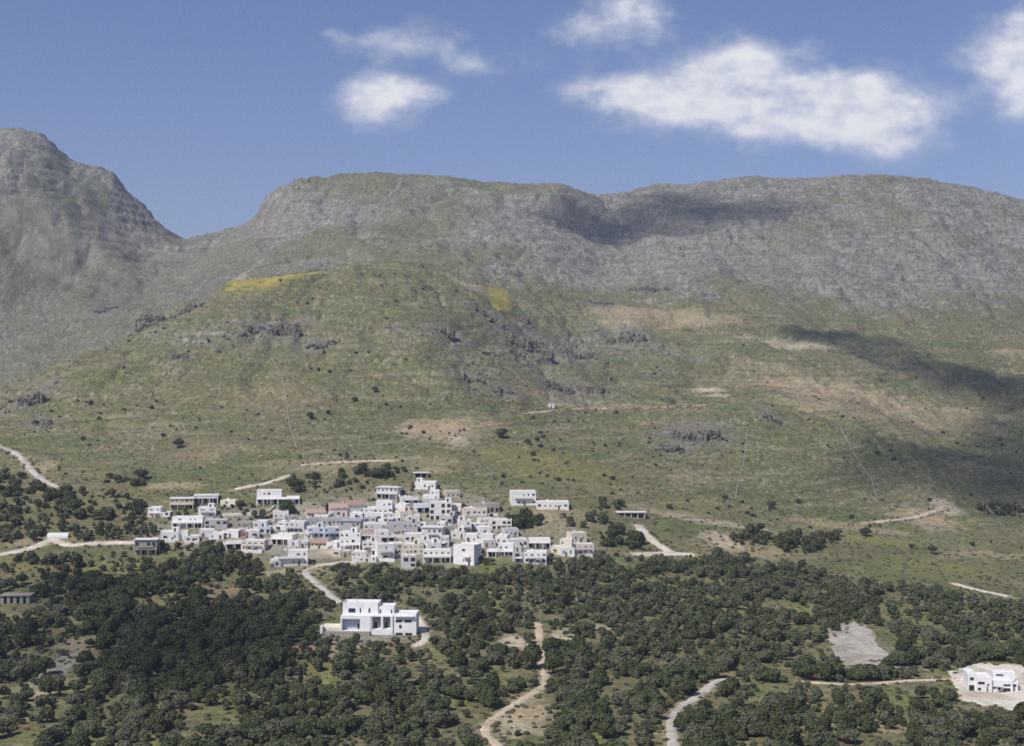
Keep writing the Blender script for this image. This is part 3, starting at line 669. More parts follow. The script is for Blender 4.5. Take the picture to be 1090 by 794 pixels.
HOUSES = [
 (157, 181, 537, 550, WHITE, 'white house with one square dark window standing alone at the village western tip', dict(feat=('stepL',))),
 (181, 206, 528, 541, BEIGE, 'beige house under a thin brown slab roof behind the western white houses', dict(roof='slab', feat=('porch',))),
 (207, 232, 525, 535, WHITE, 'low white house with a colonnaded porch at the upper western edge of the village', dict(roof='slab', feat=('porch',))),
 (234, 251, 530, 537, CREAM, 'long low pale yellow building just below the upper track', dict(depth=5, nwin=1)),
 (211, 230, 537, 550, WHITE, 'narrow white tower-like house above the long white building with a porch', dict(yaw=R(8), nwin=2)),
 (183, 216, 547, 561, WHITE, 'long white building with a deep white roof band over a shaded row of openings', dict(feat=('porch', 'band'), yaw=R(4), storeys=2)),
 (217, 242, 550, 563, GREYC, 'unfinished grey concrete house with black openings beside the long white building', dict(feat=('openings',), yaw=R(5))),
 (213, 228, 561, 572, OFF, 'small off-white house below the unfinished grey concrete house', dict(nwin=2)),
 (171, 190, 563, 576, WHITE, 'bright white cubic house at the edge of the dark woods in the west', dict(feat=('wing',), nwin=2, yaw=R(12))),
 (143, 167, 571, 590, STONE, 'grey-beige two-storey house with wide dark verandas where the western road ends', dict(roof='slab', feat=('porch', 'balcony', 'openings'), yaw=R(3), storeys=2)),
 (236, 254, 562, 572, WHITE, 'plain white house on the slope above the shaded dark woods', dict(nwin=2)),
 (273, 319, 518, 536, WHITE, 'large white two-storey house with dark porch, alone on the slope above the village', dict(feat=('porch', 'stepL'), yaw=R(6))),
 (291, 319, 541, 553, OFF, 'pale flat-roofed house directly below the large white hillside house', dict()),
 (256, 265, 563, 572, (0.30, 0.17, 0.14), 'small reddish-brown house between two white ones', dict(nwin=1)),
 (266, 276, 562, 573, WHITE, 'narrow white house next to the small reddish-brown one', dict(nwin=1, feat=('tank',))),
 (275, 288, 558, 569, BLUEW, 'small bluish house with green shutters near the western cluster', dict(frame='frame_green', nwin=2)),
 (256, 282, 572, 586, PINK, 'pale pinkish two-storey house at the lower western edge over the woods', dict(feat=('balcony',), storeys=2)),
 (288, 312, 566, 579, OFF, 'off-white house behind the dark trees of the big white lower house', dict()),
 (290, 303, 552, 565, WHITE, 'slim white house with a stepped top in the western cluster', dict(feat=('stepR',), nwin=1)),
 (302, 324, 552, 568, PGREY, 'weathered grey two-storey house among trees in the western cluster', dict(storeys=2)),
 (291, 328, 582, 602, WHITE, 'big bright white house with balcony standing in front of the western cluster', dict(feat=('balcony', 'stepR'), storeys=2, yaw=R(9))),
 (284, 299, 594, 604, PGREY, 'low grey annex with a reddish opening beside the big white front house', dict(frame='frame_brown', roof='slab', nwin=1)),
 (327, 347, 540, 551, BEIGE, 'tan house with a faded brown tiled roof at the upper rim of the village', dict(roof='gable_old')),
 (351, 370, 533, 550, PINK, 'pale pink house with a wide faded tiled roof at the upper rim', dict(roof='gable_old', feat=('chimney',))),
 (371, 388, 530, 547, OFF, 'off-white house with a red tile strip next to the pale pink house', dict(roof='gable', storeys=2)),
 (387, 418, 530, 547, WHITE, 'wide bright white two-storey house in the upper middle of the village', dict(feat=('stepR',), storeys=2, yaw=R(3))),
 (320, 345, 549, 560, GREYC, 'long low grey-roofed house under the tan tiled one', dict(feat=('darkroof',))),
 (343, 362, 549, 559, PGREY, 'low grey house with dark flat roof under the pale pink house', dict(feat=('darkroof',))),
 (361, 384, 550, 562, GREYC, 'grey house with a sloping grey sheet roof in the village centre', dict(roof='shed')),
 (328, 345, 558, 573, BLUEW, 'bluish-white house with blue window frames above the red-roofed cream house', dict(frame='frame_blue', storeys=2)),
 (345, 362, 558, 573, BLUEW, 'bluish-white house with blue frames attached to the tall white house', dict(frame='frame_blue', storeys=2, feat=('balcony',))),
 (361, 384, 562, 586, WHITE, 'tall bright white three-storey house in the village centre', dict(storeys=3, yaw=R(2), feat=('tank',))),
 (330, 348, 571, 584, CREAM, 'cream house with a terracotta roof and a row of small windows in the lower centre', dict(roof='gable', nwin=4)),
 (383, 401, 563, 575, OFF, 'off-white house with a salmon tiled roof east of the tall white house', dict(roof='gable')),
 (347, 359, 574, 586, OFF, 'small off-white house between the terracotta roof and the tall white house', dict(nwin=1)),
 (374, 401, 584, 598, OFF, 'long off-white house with a low pink-tinted front at the lower edge', dict(feat=('stepL',))),
 (400, 424, 516, 530, PGREY, 'small grey-white house under bushes at the top of the village', dict(roof='slab', feat=('porch',))),
 (441, 464, 510, 521, WHITE, 'white house directly under the flat grey slab shelter at the very top', dict(yaw=R(-6), nwin=3)),
 (450, 468, 519, 532, WHITE, 'white stepped house one row below the topmost white house', dict(feat=('stepR',), storeys=2, yaw=R(5))),
 (464, 490, 520, 531, BEIGE, 'low tan house next to the topmost white house', dict(roof='slab')),
 (443, 458, 534, 545, BLUEW, 'small bluish-white house below the topmost white house', dict(nwin=2)),
 (457, 481, 530, 553, OFF, 'two-storey house with wide black openings under a white top band', dict(feat=('openings',), storeys=3, yaw=R(4))),
 (480, 491, 534, 548, OFF, 'narrow off-white house joined to the house with wide black openings', dict(nwin=1, storeys=2)),
 (388, 408, 543, 555, WHITE, 'white cubic house below the wide bright white house', dict(nwin=2)),
 (408, 427, 543, 556, WHITE, 'white house with stepped roof below the wide bright white house', dict(feat=('stepL',))),
 (426, 439, 541, 553, CREAM, 'small cream house with plain front beside dark garden trees', dict(nwin=1)),
 (386, 412, 554, 570, PGREY, 'grey two-storey house with blue-grey front in the dense middle', dict(storeys=2)),
 (412, 445, 553, 570, GREYC, 'long grey two-storey building with a row of dark windows in the dense middle', dict(storeys=2, yaw=R(4), feat=('darkroof',))),
 (448, 471, 558, 576, PGREY, 'grey house topped by a bright white flat roof slab', dict(roof='slab', storeys=2)),
 (430, 450, 565, 578, OFF, 'off-white house in front of the long grey building', dict()),
 (402, 420, 575, 596, WHITE, 'bright white two-storey house with few windows at the lower middle', dict(storeys=2, nwin=1)),
 (386, 403, 573, 588, OFF, 'off-white house wedged between salmon roof and bright white lower house', dict(storeys=2)),
 (419, 431, 575, 590, PINK, 'narrow pinkish house next to the bright white lower house', dict(nwin=1, storeys=2)),
 (429, 451, 576, 590, CREAM, 'cream house with several small windows above the grey arcade', dict(nwin=4)),
 (428, 443, 588, 604, PGREY, 'small grey arcade house with tall dark openings at the lower edge', dict(feat=('openings',), nwin=2)),
 (450, 480, 582, 598, OFF, 'long off-white terrace house with a dark gallery beside the tall blank white block', dict(feat=('porch', 'band'), storeys=2, yaw=R(3))),
 (482, 505, 575, 601, WHITE, 'tall blank white block at the lower edge of the village', dict(storeys=2, nwin=1, yaw=R(-22), depth=9)),
 (491, 519, 538, 549, PINK, 'pale pinkish house below the dark stone ruin', dict()),
 (505, 532, 533, 545, STONE, 'dark stone ruin with black openings at the upper eastern rim', dict(feat=('openings', 'darkroof'))),
 (488, 502, 550, 568, OFF, 'upright beige-white house in the eastern middle', dict(storeys=2, nwin=2)),
 (500, 526, 549, 562, OFF, 'low off-white house with terrace in the eastern middle', dict(feat=('stepR',))),
 (523, 545, 550, 563, OFF, 'off-white house with dark openings at the eastern rim below the ruin', dict(feat=('openings',))),
 (495, 508, 566, 578, WHITE, 'small white house with two square black windows above the tall blank block', dict(nwin=2, storeys=1)),
 (507, 525, 566, 578, PGREY, 'grey flat-roofed house beside the one with two square black windows', dict()),
 (527, 540, 567, 580, OFF, 'small off-white house behind the white houses of the eastern end', dict(nwin=2)),
 (544, 571, 519, 538, WHITE, 'white two-storey house standing apart on the slope northeast of the village', dict(feat=('balcony',), storeys=2, yaw=R(7))),
 (571, 606, 531, 542, WHITE, 'long low white house attached to the apart-standing two-storey house', dict(storeys=1, yaw=R(3), feat=('tank',))),
 (518, 547, 576, 592, WHITE, 'white house on dark pillars at the lower eastern end', dict(feat=('stepR', 'porch'), storeys=2)),
 (541, 562, 571, 583, OFF, 'off-white house with brown windows behind the house on dark pillars', dict(frame='frame_brown')),
 (562, 586, 571, 583, OFF, 'off-white row house with long window band at the eastern end', dict(nwin=4)),
 (557, 582, 584, 600, WHITE, 'white two-storey house with grey balconies at the lower eastern edge', dict(feat=('balcony',), storeys=2)),
 (545, 557, 584, 598, GREYC, 'narrow grey concrete house with dark gaps beside the house with grey balconies', dict(feat=('openings',), nwin=1, storeys=2)),
 (586, 609, 570, 589, CREAM, 'cream two-storey house with pale roof terraces near the eastern end', dict(feat=('stepR',), storeys=2)),
 (608, 625, 564, 577, CREAM, 'cream upper house behind the last pinkish-white house', dict(nwin=2)),
 (608, 633, 576, 590, PINK, 'pinkish-white house that closes the village at its eastern end', dict(feat=('balcony',), storeys=2)),
 (318, 332, 562, 574, WHITE, 'small white house just west of the blue-framed bluish houses', dict(nwin=2)),
 (312, 328, 574, 583, PGREY, 'low grey house right above the big white front house', dict()),
 (303, 321, 546, 555, PGREY, 'grey-white low house tucked behind the weathered grey one', dict(feat=('stepL',))),
 (372, 386, 543, 553, WHITE, 'small bright house between the sheet roof and the red tile strip', dict(nwin=1)),
 (353, 363, 583, 592, CREAM, 'tiny cream house on the beige terrace', dict(nwin=1)),
 (362, 375, 584, 593, BEIGE, 'tiny beige house at the foot of the tall white three-storey house', dict(nwin=2)),
 (418, 432, 534, 546, WHITE, 'white house squeezed between the upper wide house and garden trees', dict(nwin=2, feat=('tank',))),
 (430, 446, 527, 537, PGREY, 'low grey house under the bushes beside the topmost white house', dict()),
 (400, 414, 562, 576, OFF, 'off-white two-storey house with salmon roof neighbour on its western flank', dict(storeys=2, nwin=1)),
 (444, 458, 572, 584, WHITE, 'white house behind the long terrace house', dict(nwin=2, storeys=2)),
 (462, 478, 568, 582, PGREY, 'grey house stepping down to the long terrace house', dict(feat=('stepR',))),
 (474, 489, 557, 570, STONE, 'old stone house in the eastern middle among dark trees', dict(nwin=1, feat=('darkroof',))),
 (468, 482, 546, 557, GREYC, 'grey concrete base house right below the wide black openings', dict(feat=('openings',), nwin=2)),
 (511, 523, 558, 569, WHITE, 'small white house below the terrace of the eastern middle', dict(nwin=1)),
 (537, 552, 560, 571, PGREY, 'low grey house next to dark trees at the eastern rim', dict(feat=('darkroof',))),
 (596, 612, 580, 592, WHITE, 'small white house in front of the cream houses of the eastern end', dict(nwin=2)),
 (250, 268, 553, 562, STONE, 'old grey stone house on the slope between retaining wall and reddish-brown house', dict(nwin=2, feat=('darkroof',))),
 (196, 212, 568, 577, OFF, 'low off-white house beside the wing of the bright cubic house', dict(nwin=2)),
 (334, 350, 545, 554, OFF, 'low off-white house squeezed under the tan tiled house', dict()),
 (384, 400, 548, 556, PGREY, 'flat grey-white house between the salmon roof and the upper white cubes', dict()),
 (432, 447, 546, 555, OFF, 'flat off-white house below the cream house with plain front', dict(nwin=2)),
 (459, 474, 553, 562, WHITE, 'low white house just above the bright white flat roof slab', dict(nwin=2)),
 (405, 421, 567, 577, PGREY, 'low grey-white house over the bright white house with few windows', dict(nwin=2)),
 (436, 452, 558, 567, WHITE, 'flat white house in front of the long row of dark windows', dict(nwin=2)),
 (368, 384, 574, 585, WHITE, 'small white house tucked against the tall three-storey house', dict(nwin=1)),
 (480, 495, 563, 573, OFF, 'flat off-white house next to the old stone house among dark trees', dict(nwin=2)),
 (514, 528, 572, 582, OFF, 'small off-white house above the white house on dark pillars', dict(nwin=2)),
 (465, 481, 541, 550, OFF, 'low off-white house beneath the wide black openings', dict()),
 (420, 434, 526, 535, WHITE, 'small white house just above the garden trees of the upper village', dict(nwin=1)),
 (306, 318, 572, 582, WHITE, 'tiny white house behind the big bright white front house', dict(nwin=1)),
 (222, 238, 565, 574, WHITE, 'low white house between the unfinished grey house and the dark woods', dict(nwin=2)),
 (395, 412, 580, 591, PINK, 'pinkish low house at the lower middle behind the garden wall', dict(nwin=2)),
 (455, 470, 575, 586, WHITE, 'narrow white house over the dark gallery of the terrace house', dict(nwin=1)),
 (530, 545, 582, 592, PGREY, 'low grey house in front of the pillared white house', dict(nwin=1)),
 (240, 258, 574, 584, OFF, 'low off-white house half sunk in the dark woods of the west', dict(nwin=2)),
 (268, 284, 552, 562, PGREY, 'grey-white house with a flat roof under the cream retaining wall', dict(nwin=2)),
]
for h_ in HOUSES:
    house(*h_[:6], **h_[6])

# low garden walls and retaining walls
def wallrun(name, pts, hgt, thick, mat, label, cat='wall', group=None, step=1.5, base=0.6):
    P = catmull(pts, 6); W = np.array([cast(a, b) for a, b in P])
    L = np.concatenate([[0], np.cumsum(np.hypot(*np.diff(W, axis=0).T))]); n = max(4, int(L[-1] / step)); s = np.linspace(0, L[-1], n)
    W = np.stack([np.interp(s, L, W[:, 0]), np.interp(s, L, W[:, 1])], 1)
    d = np.gradient(W, axis=0); d /= np.hypot(d[:, 0], d[:, 1])[:, None]; nn = np.stack([-d[:, 1], d[:, 0]], 1) * thick / 2
    a = W - nn; b = W + nn; z = height(W[:, 0], W[:, 1]); rag = hgt * (1 + (0.15 if hgt > .6 else 1.6) * gnoise(s * (.7 if hgt > .6 else .25), s * 0 + 3.3, 5))
    V = np.concatenate([np.column_stack([a, z - base]), np.column_stack([a, z + rag]), np.column_stack([b, z + rag]), np.column_stack([b, z - base])])
    Q = []
    for r in range(3):
        i = r * n + np.arange(n - 1); Q.append(np.stack([i, i + 1, i + n + 1, i + n], 1))
    Q = np.concatenate(Q); Q = np.concatenate([Q, [[0, n, 2 * n, 3 * n], [n - 1, 4 * n - 1, 3 * n - 1, 2 * n - 1]]])
    o = link(name, npmesh(name, V, Q, mats=[M[mat] if isinstance(mat, str) else mat]))
    c = W.mean(0); me = o.data
    co = np.array([v.co for v in me.vertices]); off = np.array([c[0], c[1], z.mean()]); me.vertices.foreach_set('co', (co - off).astype(np.float32).ravel()); o.location = off
    me.update()
    return tag(o, label, cat, group)
wallrun('retaining_wall', [(237, 549), (262, 548), (283, 547), (292, 540)], 1.4, .5, plaster(CREAM), 'long cream retaining wall running across the slope above the western cluster')
wallrun('retaining_wall', [(329, 590), (342, 589), (357, 590)], 2.2, .5, plaster(BEIGE), 'beige terrace wall below the cream house with a terracotta roof')
wallrun('garden_wall', [(388, 597), (402, 597), (420, 598)], 1.6, .4, plaster(OFF), 'off-white garden wall below the bright white lower house')
wallrun('garden_wall', [(497, 549), (512, 548), (530, 549)], 1.2, .4, plaster(OFF), 'low off-white garden wall below the pale pinkish eastern house')
for pts, lb in [([(190, 384), (178, 397), (166, 410), (158, 428)], 'thin pale dry-stone wall slanting down from the rocky brow'),
                ([(235, 400), (234, 418), (232, 438)], 'thin pale dry-stone wall running straight down the green slope'),
                ([(288, 380), (298, 398), (304, 420), (308, 450), (316, 478)], 'long broken dry-stone wall winding down towards the village'),
                ([(796, 456), (792, 490), (786, 512), (783, 530)], 'pale dry-stone wall below the grey cliff of the knoll'),
                ([(893, 452), (912, 488), (926, 508), (934, 530)], 'pale dry-stone wall slanting down the shaded flank of the knoll'),
                ([(455, 390), (455, 410)], 'very short pale dry-stone wall beside the crag line'),
                ([(650, 553), (690, 553), (720, 551), (770, 552)], 'pale terrace wall beyond the concrete shed')]:
    wallrun('stone_wall', pts, .45, .5, 'wallstone', lb, group='dry-stone walls on the hillside', base=.5)

# ---- the villa
def villa():
    X, D = cast(402, 675.5); k = D / F; yaw = R(-3)
    z = HC - (673 - CY) / F * D
    root = link('villa', None, loc=(X, D, z), rz=yaw)
    tag(root, 'large bright white villa with stacked flat-roofed blocks on its own in the trees', 'villa')
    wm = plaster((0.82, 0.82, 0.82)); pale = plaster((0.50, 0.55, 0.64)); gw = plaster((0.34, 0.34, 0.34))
    u = lambda p: (p - 402) * k
    hz = lambda p: (673 - p) * k
    def block(x0, x1, yt, yb, y0, y1, nm='wall', par=root, mat=wm, low=None):
        b = MB(); b.open_top(u(x0), u(x1), y0, y1, low if low is not None else hz(yb), hz(yt)); o = b.build(nm, mat, par)
        r = MB(); r.box(u(x0) + .22, u(x1) - .22, y0 + .22, y1 - .22, hz(yt) - .6, hz(yt) - .45); r.build('roof', M['frame_white'], o); return o
    # ground floor, left block: a frame round a recessed pale wall
    b = MB(); zt = hz(656)
    b.box(u(362), u(363.6), 0, 8, -4, zt); b.box(u(383), u(394.5), 0, 8, -4, zt); b.box(u(363.6), u(383), 0, 8, zt - 1.0, zt); b.box(u(363.6), u(383), 0, 8, -4, .7)
    b.box(u(363.6), u(383), 6.0, 8, .703, zt - 1.003); lb = b.build('wall', wm, root)
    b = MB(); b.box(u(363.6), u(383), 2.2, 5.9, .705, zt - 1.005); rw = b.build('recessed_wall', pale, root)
    b = MB(); b.box(u(379.5), u(381.3), 2.12, 2.3, .9, 3.0); b.build('door', M['glass'], root)
    b = MB(); b.box(u(362), u(394.5), -.0, 8, zt + .003, zt + .2); b.build('roof', M['frame_white'], root)
    # upper floor
    up = block(363, 401, 643, 656, 3.2, 12, 'upper_storey', low=zt + .203)
    up2 = block(401.1, 418, 646.5, 656, 3.8, 11.5, 'upper_storey', low=hz(657))
    for a, c_ in ((369, 377), (381, 383.0), (390.5, 393.0)):
        add_window(up, u((a + c_) / 2), hz(655) + .5, (c_ - a) * k, 1.9, 'frame_white', 3.2)
    for a, c_ in ((402.5, 404.5), (414.5, 416.5)):
        add_window(up2, u((a + c_) / 2), hz(655.5) + .4, (c_ - a) * k, 1.7, 'frame_white', 3.8)
    # ground floor, middle bays with open loggias
    b = MB(); zm = hz(656.3)
    for a, c_ in ((394.5, 395.8), (405.3, 407.5), (415.5, 418)): b.box(u(a) + .002, u(c_), .3, 8, -4, zm)
    b.box(u(394.5) + .003, u(418), .3, 8, zm + .003, zm + .5); b.box(u(395.8), u(405.3), .3, 8, -4, hz(669.5)); b.box(u(407.5), u(415.5), .3, 8, -4, hz(669))
    b.build('loggia', wm, root)
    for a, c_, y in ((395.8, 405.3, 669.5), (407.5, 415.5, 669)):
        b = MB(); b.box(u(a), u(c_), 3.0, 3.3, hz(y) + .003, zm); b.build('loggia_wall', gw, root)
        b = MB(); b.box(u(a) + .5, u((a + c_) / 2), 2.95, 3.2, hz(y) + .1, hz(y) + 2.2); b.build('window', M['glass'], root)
    # right block with a long dark window band
    rb = block(418.1, 443, 653, 672, .8, 9.5, 'wall', low=-4)
    b = MB(); b.box(u(420), u(441), -.4, .797, hz(656), hz(656) + .45); b.build('canopy', wm, rb)
    for a, c_ in ((420.5, 428), (430, 438.5)): add_window(rb, u((a + c_) / 2), hz(664) + .5, (c_ - a) * k, 1.2, 'frame_white', .8)
    add_window(rb, u(426), hz(668.5), 1.0, 1.3, 'frame_brown', .8)
    for zx in (421, 431): 
        b = MB(); b.box(u(zx), u(zx + 7.5), .74, 1.0, -1.2, -.1); b.build('vent_opening', M['dark'], rb)  # solid dark box, shade of the vent hole put into its colour
    # side windows of the right block
    # terrace and its retaining wall
    b = MB(); b.box(u(341), u(361.9), 0.5, 9, -5, hz(668)); b.build('terrace', plaster(CREAM), root)
    b = MB(); b.box(u(344), u(394), -1.6, -.01, -6, hz(671.5)); b.build('terrace_wall', plaster(STONE, 'grey_stone'), root)
    b = MB(); b.box(u(341), u(343.8), -2.0, .49, -5, hz(665.5)); b.build('gate_pier', plaster(OFF), root)
    b = MB(); b.box(u(374), u(376), 7, 8, hz(643) - .5, hz(641)); b.build('chimney', wm, root)
    for ii in np.arange(340, 446, 4):
        for jj in (642, 648, 654, 660, 666, 671): keep.append((ii, jj, D))
villa()

# ---- white house in its cleared yard near the eastern margin
def yard_house():
    X, D = cast(1058, 737); k = D / F
    z = float(height(X, D)); yaw = R(-7)
    root = link('country_house', None, loc=(X, D, z), rz=yaw)
    tag(root, 'white two-level house with small dark windows in a bare cleared yard', 'house')
    wm = plaster((0.82, 0.82, 0.82)); u = lambda p: (p - 1058) * k
    def block(x0, x1, h, y0, y1, nm='wall', low=-3):
        b = MB(); b.open_top(u(x0), u(x1), y0, y1, low, h); o = b.build(nm, wm, root)
        r = MB(); r.box(u(x0) + .22, u(x1) - .22, y0 + .22, y1 - .22, h - .6, h - .45); r.build('roof', M['frame_white'], o); return o
    a = block(1032, 1040, 5.9, 1.2, 9.2); c_ = block(1040.01, 1056, 4.9, 0.0, 8.5); d = block(1056.01, 1078, 3.9, .8, 8.5); e = block(1078.01, 1084.5, 3.4, 2.4, 8.2)
    up = block(1060, 1083, 6.0, 4.5, 8.3, 'upper_storey', 3.2)
    add_window(a, u(1036), 3.6, 1.5, 1.2, 'frame_white', 1.2)
    b = MB(); b.box(u(1033), u(1038.5), 1.14, 1.5, 0, 2.1); b.build('garage_door', M['dark'], a)
    add_window(c_, u(1045), 2.6, 2.3, 1.1, 'frame_white', 0); add_window(c_, u(1043), .7, 1.0, .9, 'frame_brown', 0)
    add_window(c_, u(1052), 2.2, .8, .8, 'frame_white', 0)
    b = MB(); b.box(u(1050.6), u(1052), -.07, .3, -.1, 2.0); b.build('door', M['wood'], c_)
    add_window(d, u(1059), 1.0, 1.1, 1.0, 'frame_white', .8); add_window(d, u(1064), .9, 1.1, 1.0, 'frame_white', .8); add_window(d, u(1072), 2.0, 2.4, .9, 'frame_white', .8)
    b = MB(); b.box(u(1068.5), u(1075.5), .74, 1.2, -.2, 1.5); b.build('porch_opening', M['dark'], d)  # solid dark box, shade of the opening put into its colour
    b = MB(); b.box(u(1060), u(1067), -1.4, .79, 2.2, 2.4); b.build('awning', plaster(PGREY), d)
    add_window(up, u(1067), 4.6, 2.6, .8, 'frame_white', 4.5); add_window(e, u(1081), 1.6, 1.3, 1.0, 'frame_white', 2.4)
    for ii in np.arange(1022, 1095, 4):
        for jj in (712, 717, 722, 728, 734, 740, 745): keep.append((ii, jj, D))
yard_house()

# ---- other small structures
def slab_shed(px, py, wpx, hpx, label, mat, name='shed', op=3, dp=6):
    X, D = cast(px, py); k = D / F; w = wpx * k; h = hpx * k; z = float(height(X, D))
    root = link(name, None, loc=(X, D, z), rz=R(2)); tag(root, label, 'shed')
    b = MB(); b.box(-w / 2 - .6, w / 2 + .6, -.8, dp, h + .003, h + .4); b.build('roof', M['slab'] if name == 'shed' else mat, root)
    b = MB(); b.box(-w / 2, w / 2, dp - .5, dp - .2, -3, h); b.box(-w / 2, -w / 2 + .3, .2, dp - .5, -3, h); b.box(w / 2 - .3, w / 2, .2, dp - .5, -3, h); b.build('wall', mat, root)
    for i in range(op):
        x = -w / 2 + .6 + (w - 1.2) * i / max(1, op - 1); cwid = .2 if name == 'shed' else .75; b = MB(); b.box(x - cwid, x + cwid, -.3, .1, -3, h); b.build('column', mat, root)
    for ii in np.linspace(px - wpx / 2, px + wpx / 2, 7): keep.append((ii, py - hpx, D)); keep.append((ii, py - 1.5, D))
slab_shed(672, 550, 30, 4.5, 'long open concrete shed with thin pale slab roof on the slope east of the village', plaster(PGREY), op=5)
slab_shed(448, 508, 15, 4.5, 'small open shelter with a flat grey slab above the topmost white house', plaster(GREYC))
slab_shed(16, 642, 30, 8, 'grey stone ruin with a flat roof and dark doorways below the dark trees', plaster(STONE, 'grey_stone'), name='ruin', op=5, dp=7)
def greenhouse():
    X, D = cast(61, 573); k = D / F; w = 22 * k; z = float(height(X, D)); root = link('greenhouse', None, loc=(X, D, z), rz=R(3))
    tag(root, 'small pale greenhouse tunnel beside the bend of the western road', 'greenhouse')
    b = MB(); n = 8; r = 2.3
    pr = [(r - r * math.cos(math.pi * i / n), 2.6 * math.sin(math.pi * i / n) + .2) for i in range(n + 1)]
    for i in range(n): b.face([(-w / 2, *pr[i]), (w / 2, *pr[i]), (w / 2, *pr[i + 1]), (-w / 2, *pr[i + 1])])
    b.build('cover', M['plastic'], root)
    for sx in (-w / 2, w / 2):
        e = MB(); e.face([(sx, *p) for p in pr]); e.build('end_wall', M['plastic'], root)
    e = MB(); e.box(-w / 2, w / 2, 0, 4.6, -2, .19); e.build('base', plaster(PGREY), root)
    for ii in np.linspace(50, 72, 6): keep.append((ii, 569, D)); keep.append((ii, 571, D))
greenhouse()
def hut():
    X, D = cast(587, 434); k = D / F; z = float(height(X, D)); root = link('hut', None, loc=(X, D, z), rz=R(5)); tag(root, 'tiny white hut alone on the hillside at the start of the tan track', 'hut')
    b = MB(); b.box(-2.2, 2.2, 0, 3.5, -2, 3.0); b.build('wall', plaster(WHITE), root)
    b = MB(); b.box(-2.4, 2.4, -.2, 3.7, 3.003, 3.25); b.build('roof', M['frame_white'], root)
    b = MB(); b.box(-.5, .5, -.06, .2, 0, 2); b.build('door', M['wood'], root)
hut()

# ------------------------------------------------------------------ rocks
def ico(sub):
    import bmesh
    bm = bmesh.new(); bmesh.ops.create_icosphere(bm, subdivisions=sub, radius=1)
    V = np.array([v.co[:] for v in bm.verts]); T = np.array([[v.index for v in f.verts] for f in bm.faces]); bm.free(); return V, T
IV3, IT3 = ico(4); IV1, IT1 = ico(1); IV2, IT2 = ico(2)
def noise3(p, s, seed): return (gnoise(p[:, 0] * s + p[:, 2] * .7 * s, p[:, 1] * s - p[:, 2] * .3 * s, seed) + gnoise(p[:, 2] * s + 5.1, p[:, 0] * s + p[:, 1] * .6 * s, seed + 7)) * .6
def outcrop(px, py, wpx, hpx, label, tilt=0.0, seed=0):
    X, D = cast(px, py + hpx * .4); k = D / F; w = wpx * k; h = hpx * k
    # several broken blocks fused in one crag
    V = []; T = []; rg = np.random.default_rng(seed); n = max(3, int(w / max(h, 4) * 2.0)); base = 0
    n = min(n, 9)
    for i in range(n):
        f = (i + rg.uniform(.1, .9)) / n - .5
        p = IV3 * (1 + .30 * noise3(IV3, 1.6, seed + i) + .22 * noise3(IV3, 4.2, seed + i + 3) + .1 * noise3(IV3, 9, seed + i + 5))[:, None]
        p = np.sign(p) * np.abs(p) ** .62
        fis = np.abs(gnoise(p[:, 0] * 2.3 + i, p[:, 0] * 0 + p[:, 1] * .4, seed + i)); p = p * (1 - .24 * np.exp(-(fis / .09) ** 2) * (p[:, 2] > -.4))[:, None]
        p[:, 2] += .22 * gnoise(p[:, 0] * 1.7 + i * 3, p[:, 1] * 1.2, seed + 2)
        s = h * rg.uniform(.22, .8) * (1 - .8 * abs(f) ** 1.4)
        q = p * np.array([max(s * 1.0, w / n * .7), max(s, 3) * .9, s])
        x = f * w; y = rg.uniform(-.55, .55) * h
        zz = float(height(X + x, D + y + abs(tilt) * 0)) - float(height(X, D))
        q = q + np.array([x, y, zz + s * .18 + tilt * x])
        V.append(q); T.append(IT3 + base); base += len(IV3)
    me = npmesh('rock_outcrop', np.concatenate(V), None, np.concatenate(T), mats=[M['rock']])
    o = link('rock_outcrop', me, loc=(X, D, float(height(X, D)))); tag(o, label, 'rock', 'rock outcrops on the hillside')
for i, r in enumerate(OUTC):
    outcrop(*r[:5], seed=40 + i * 13)

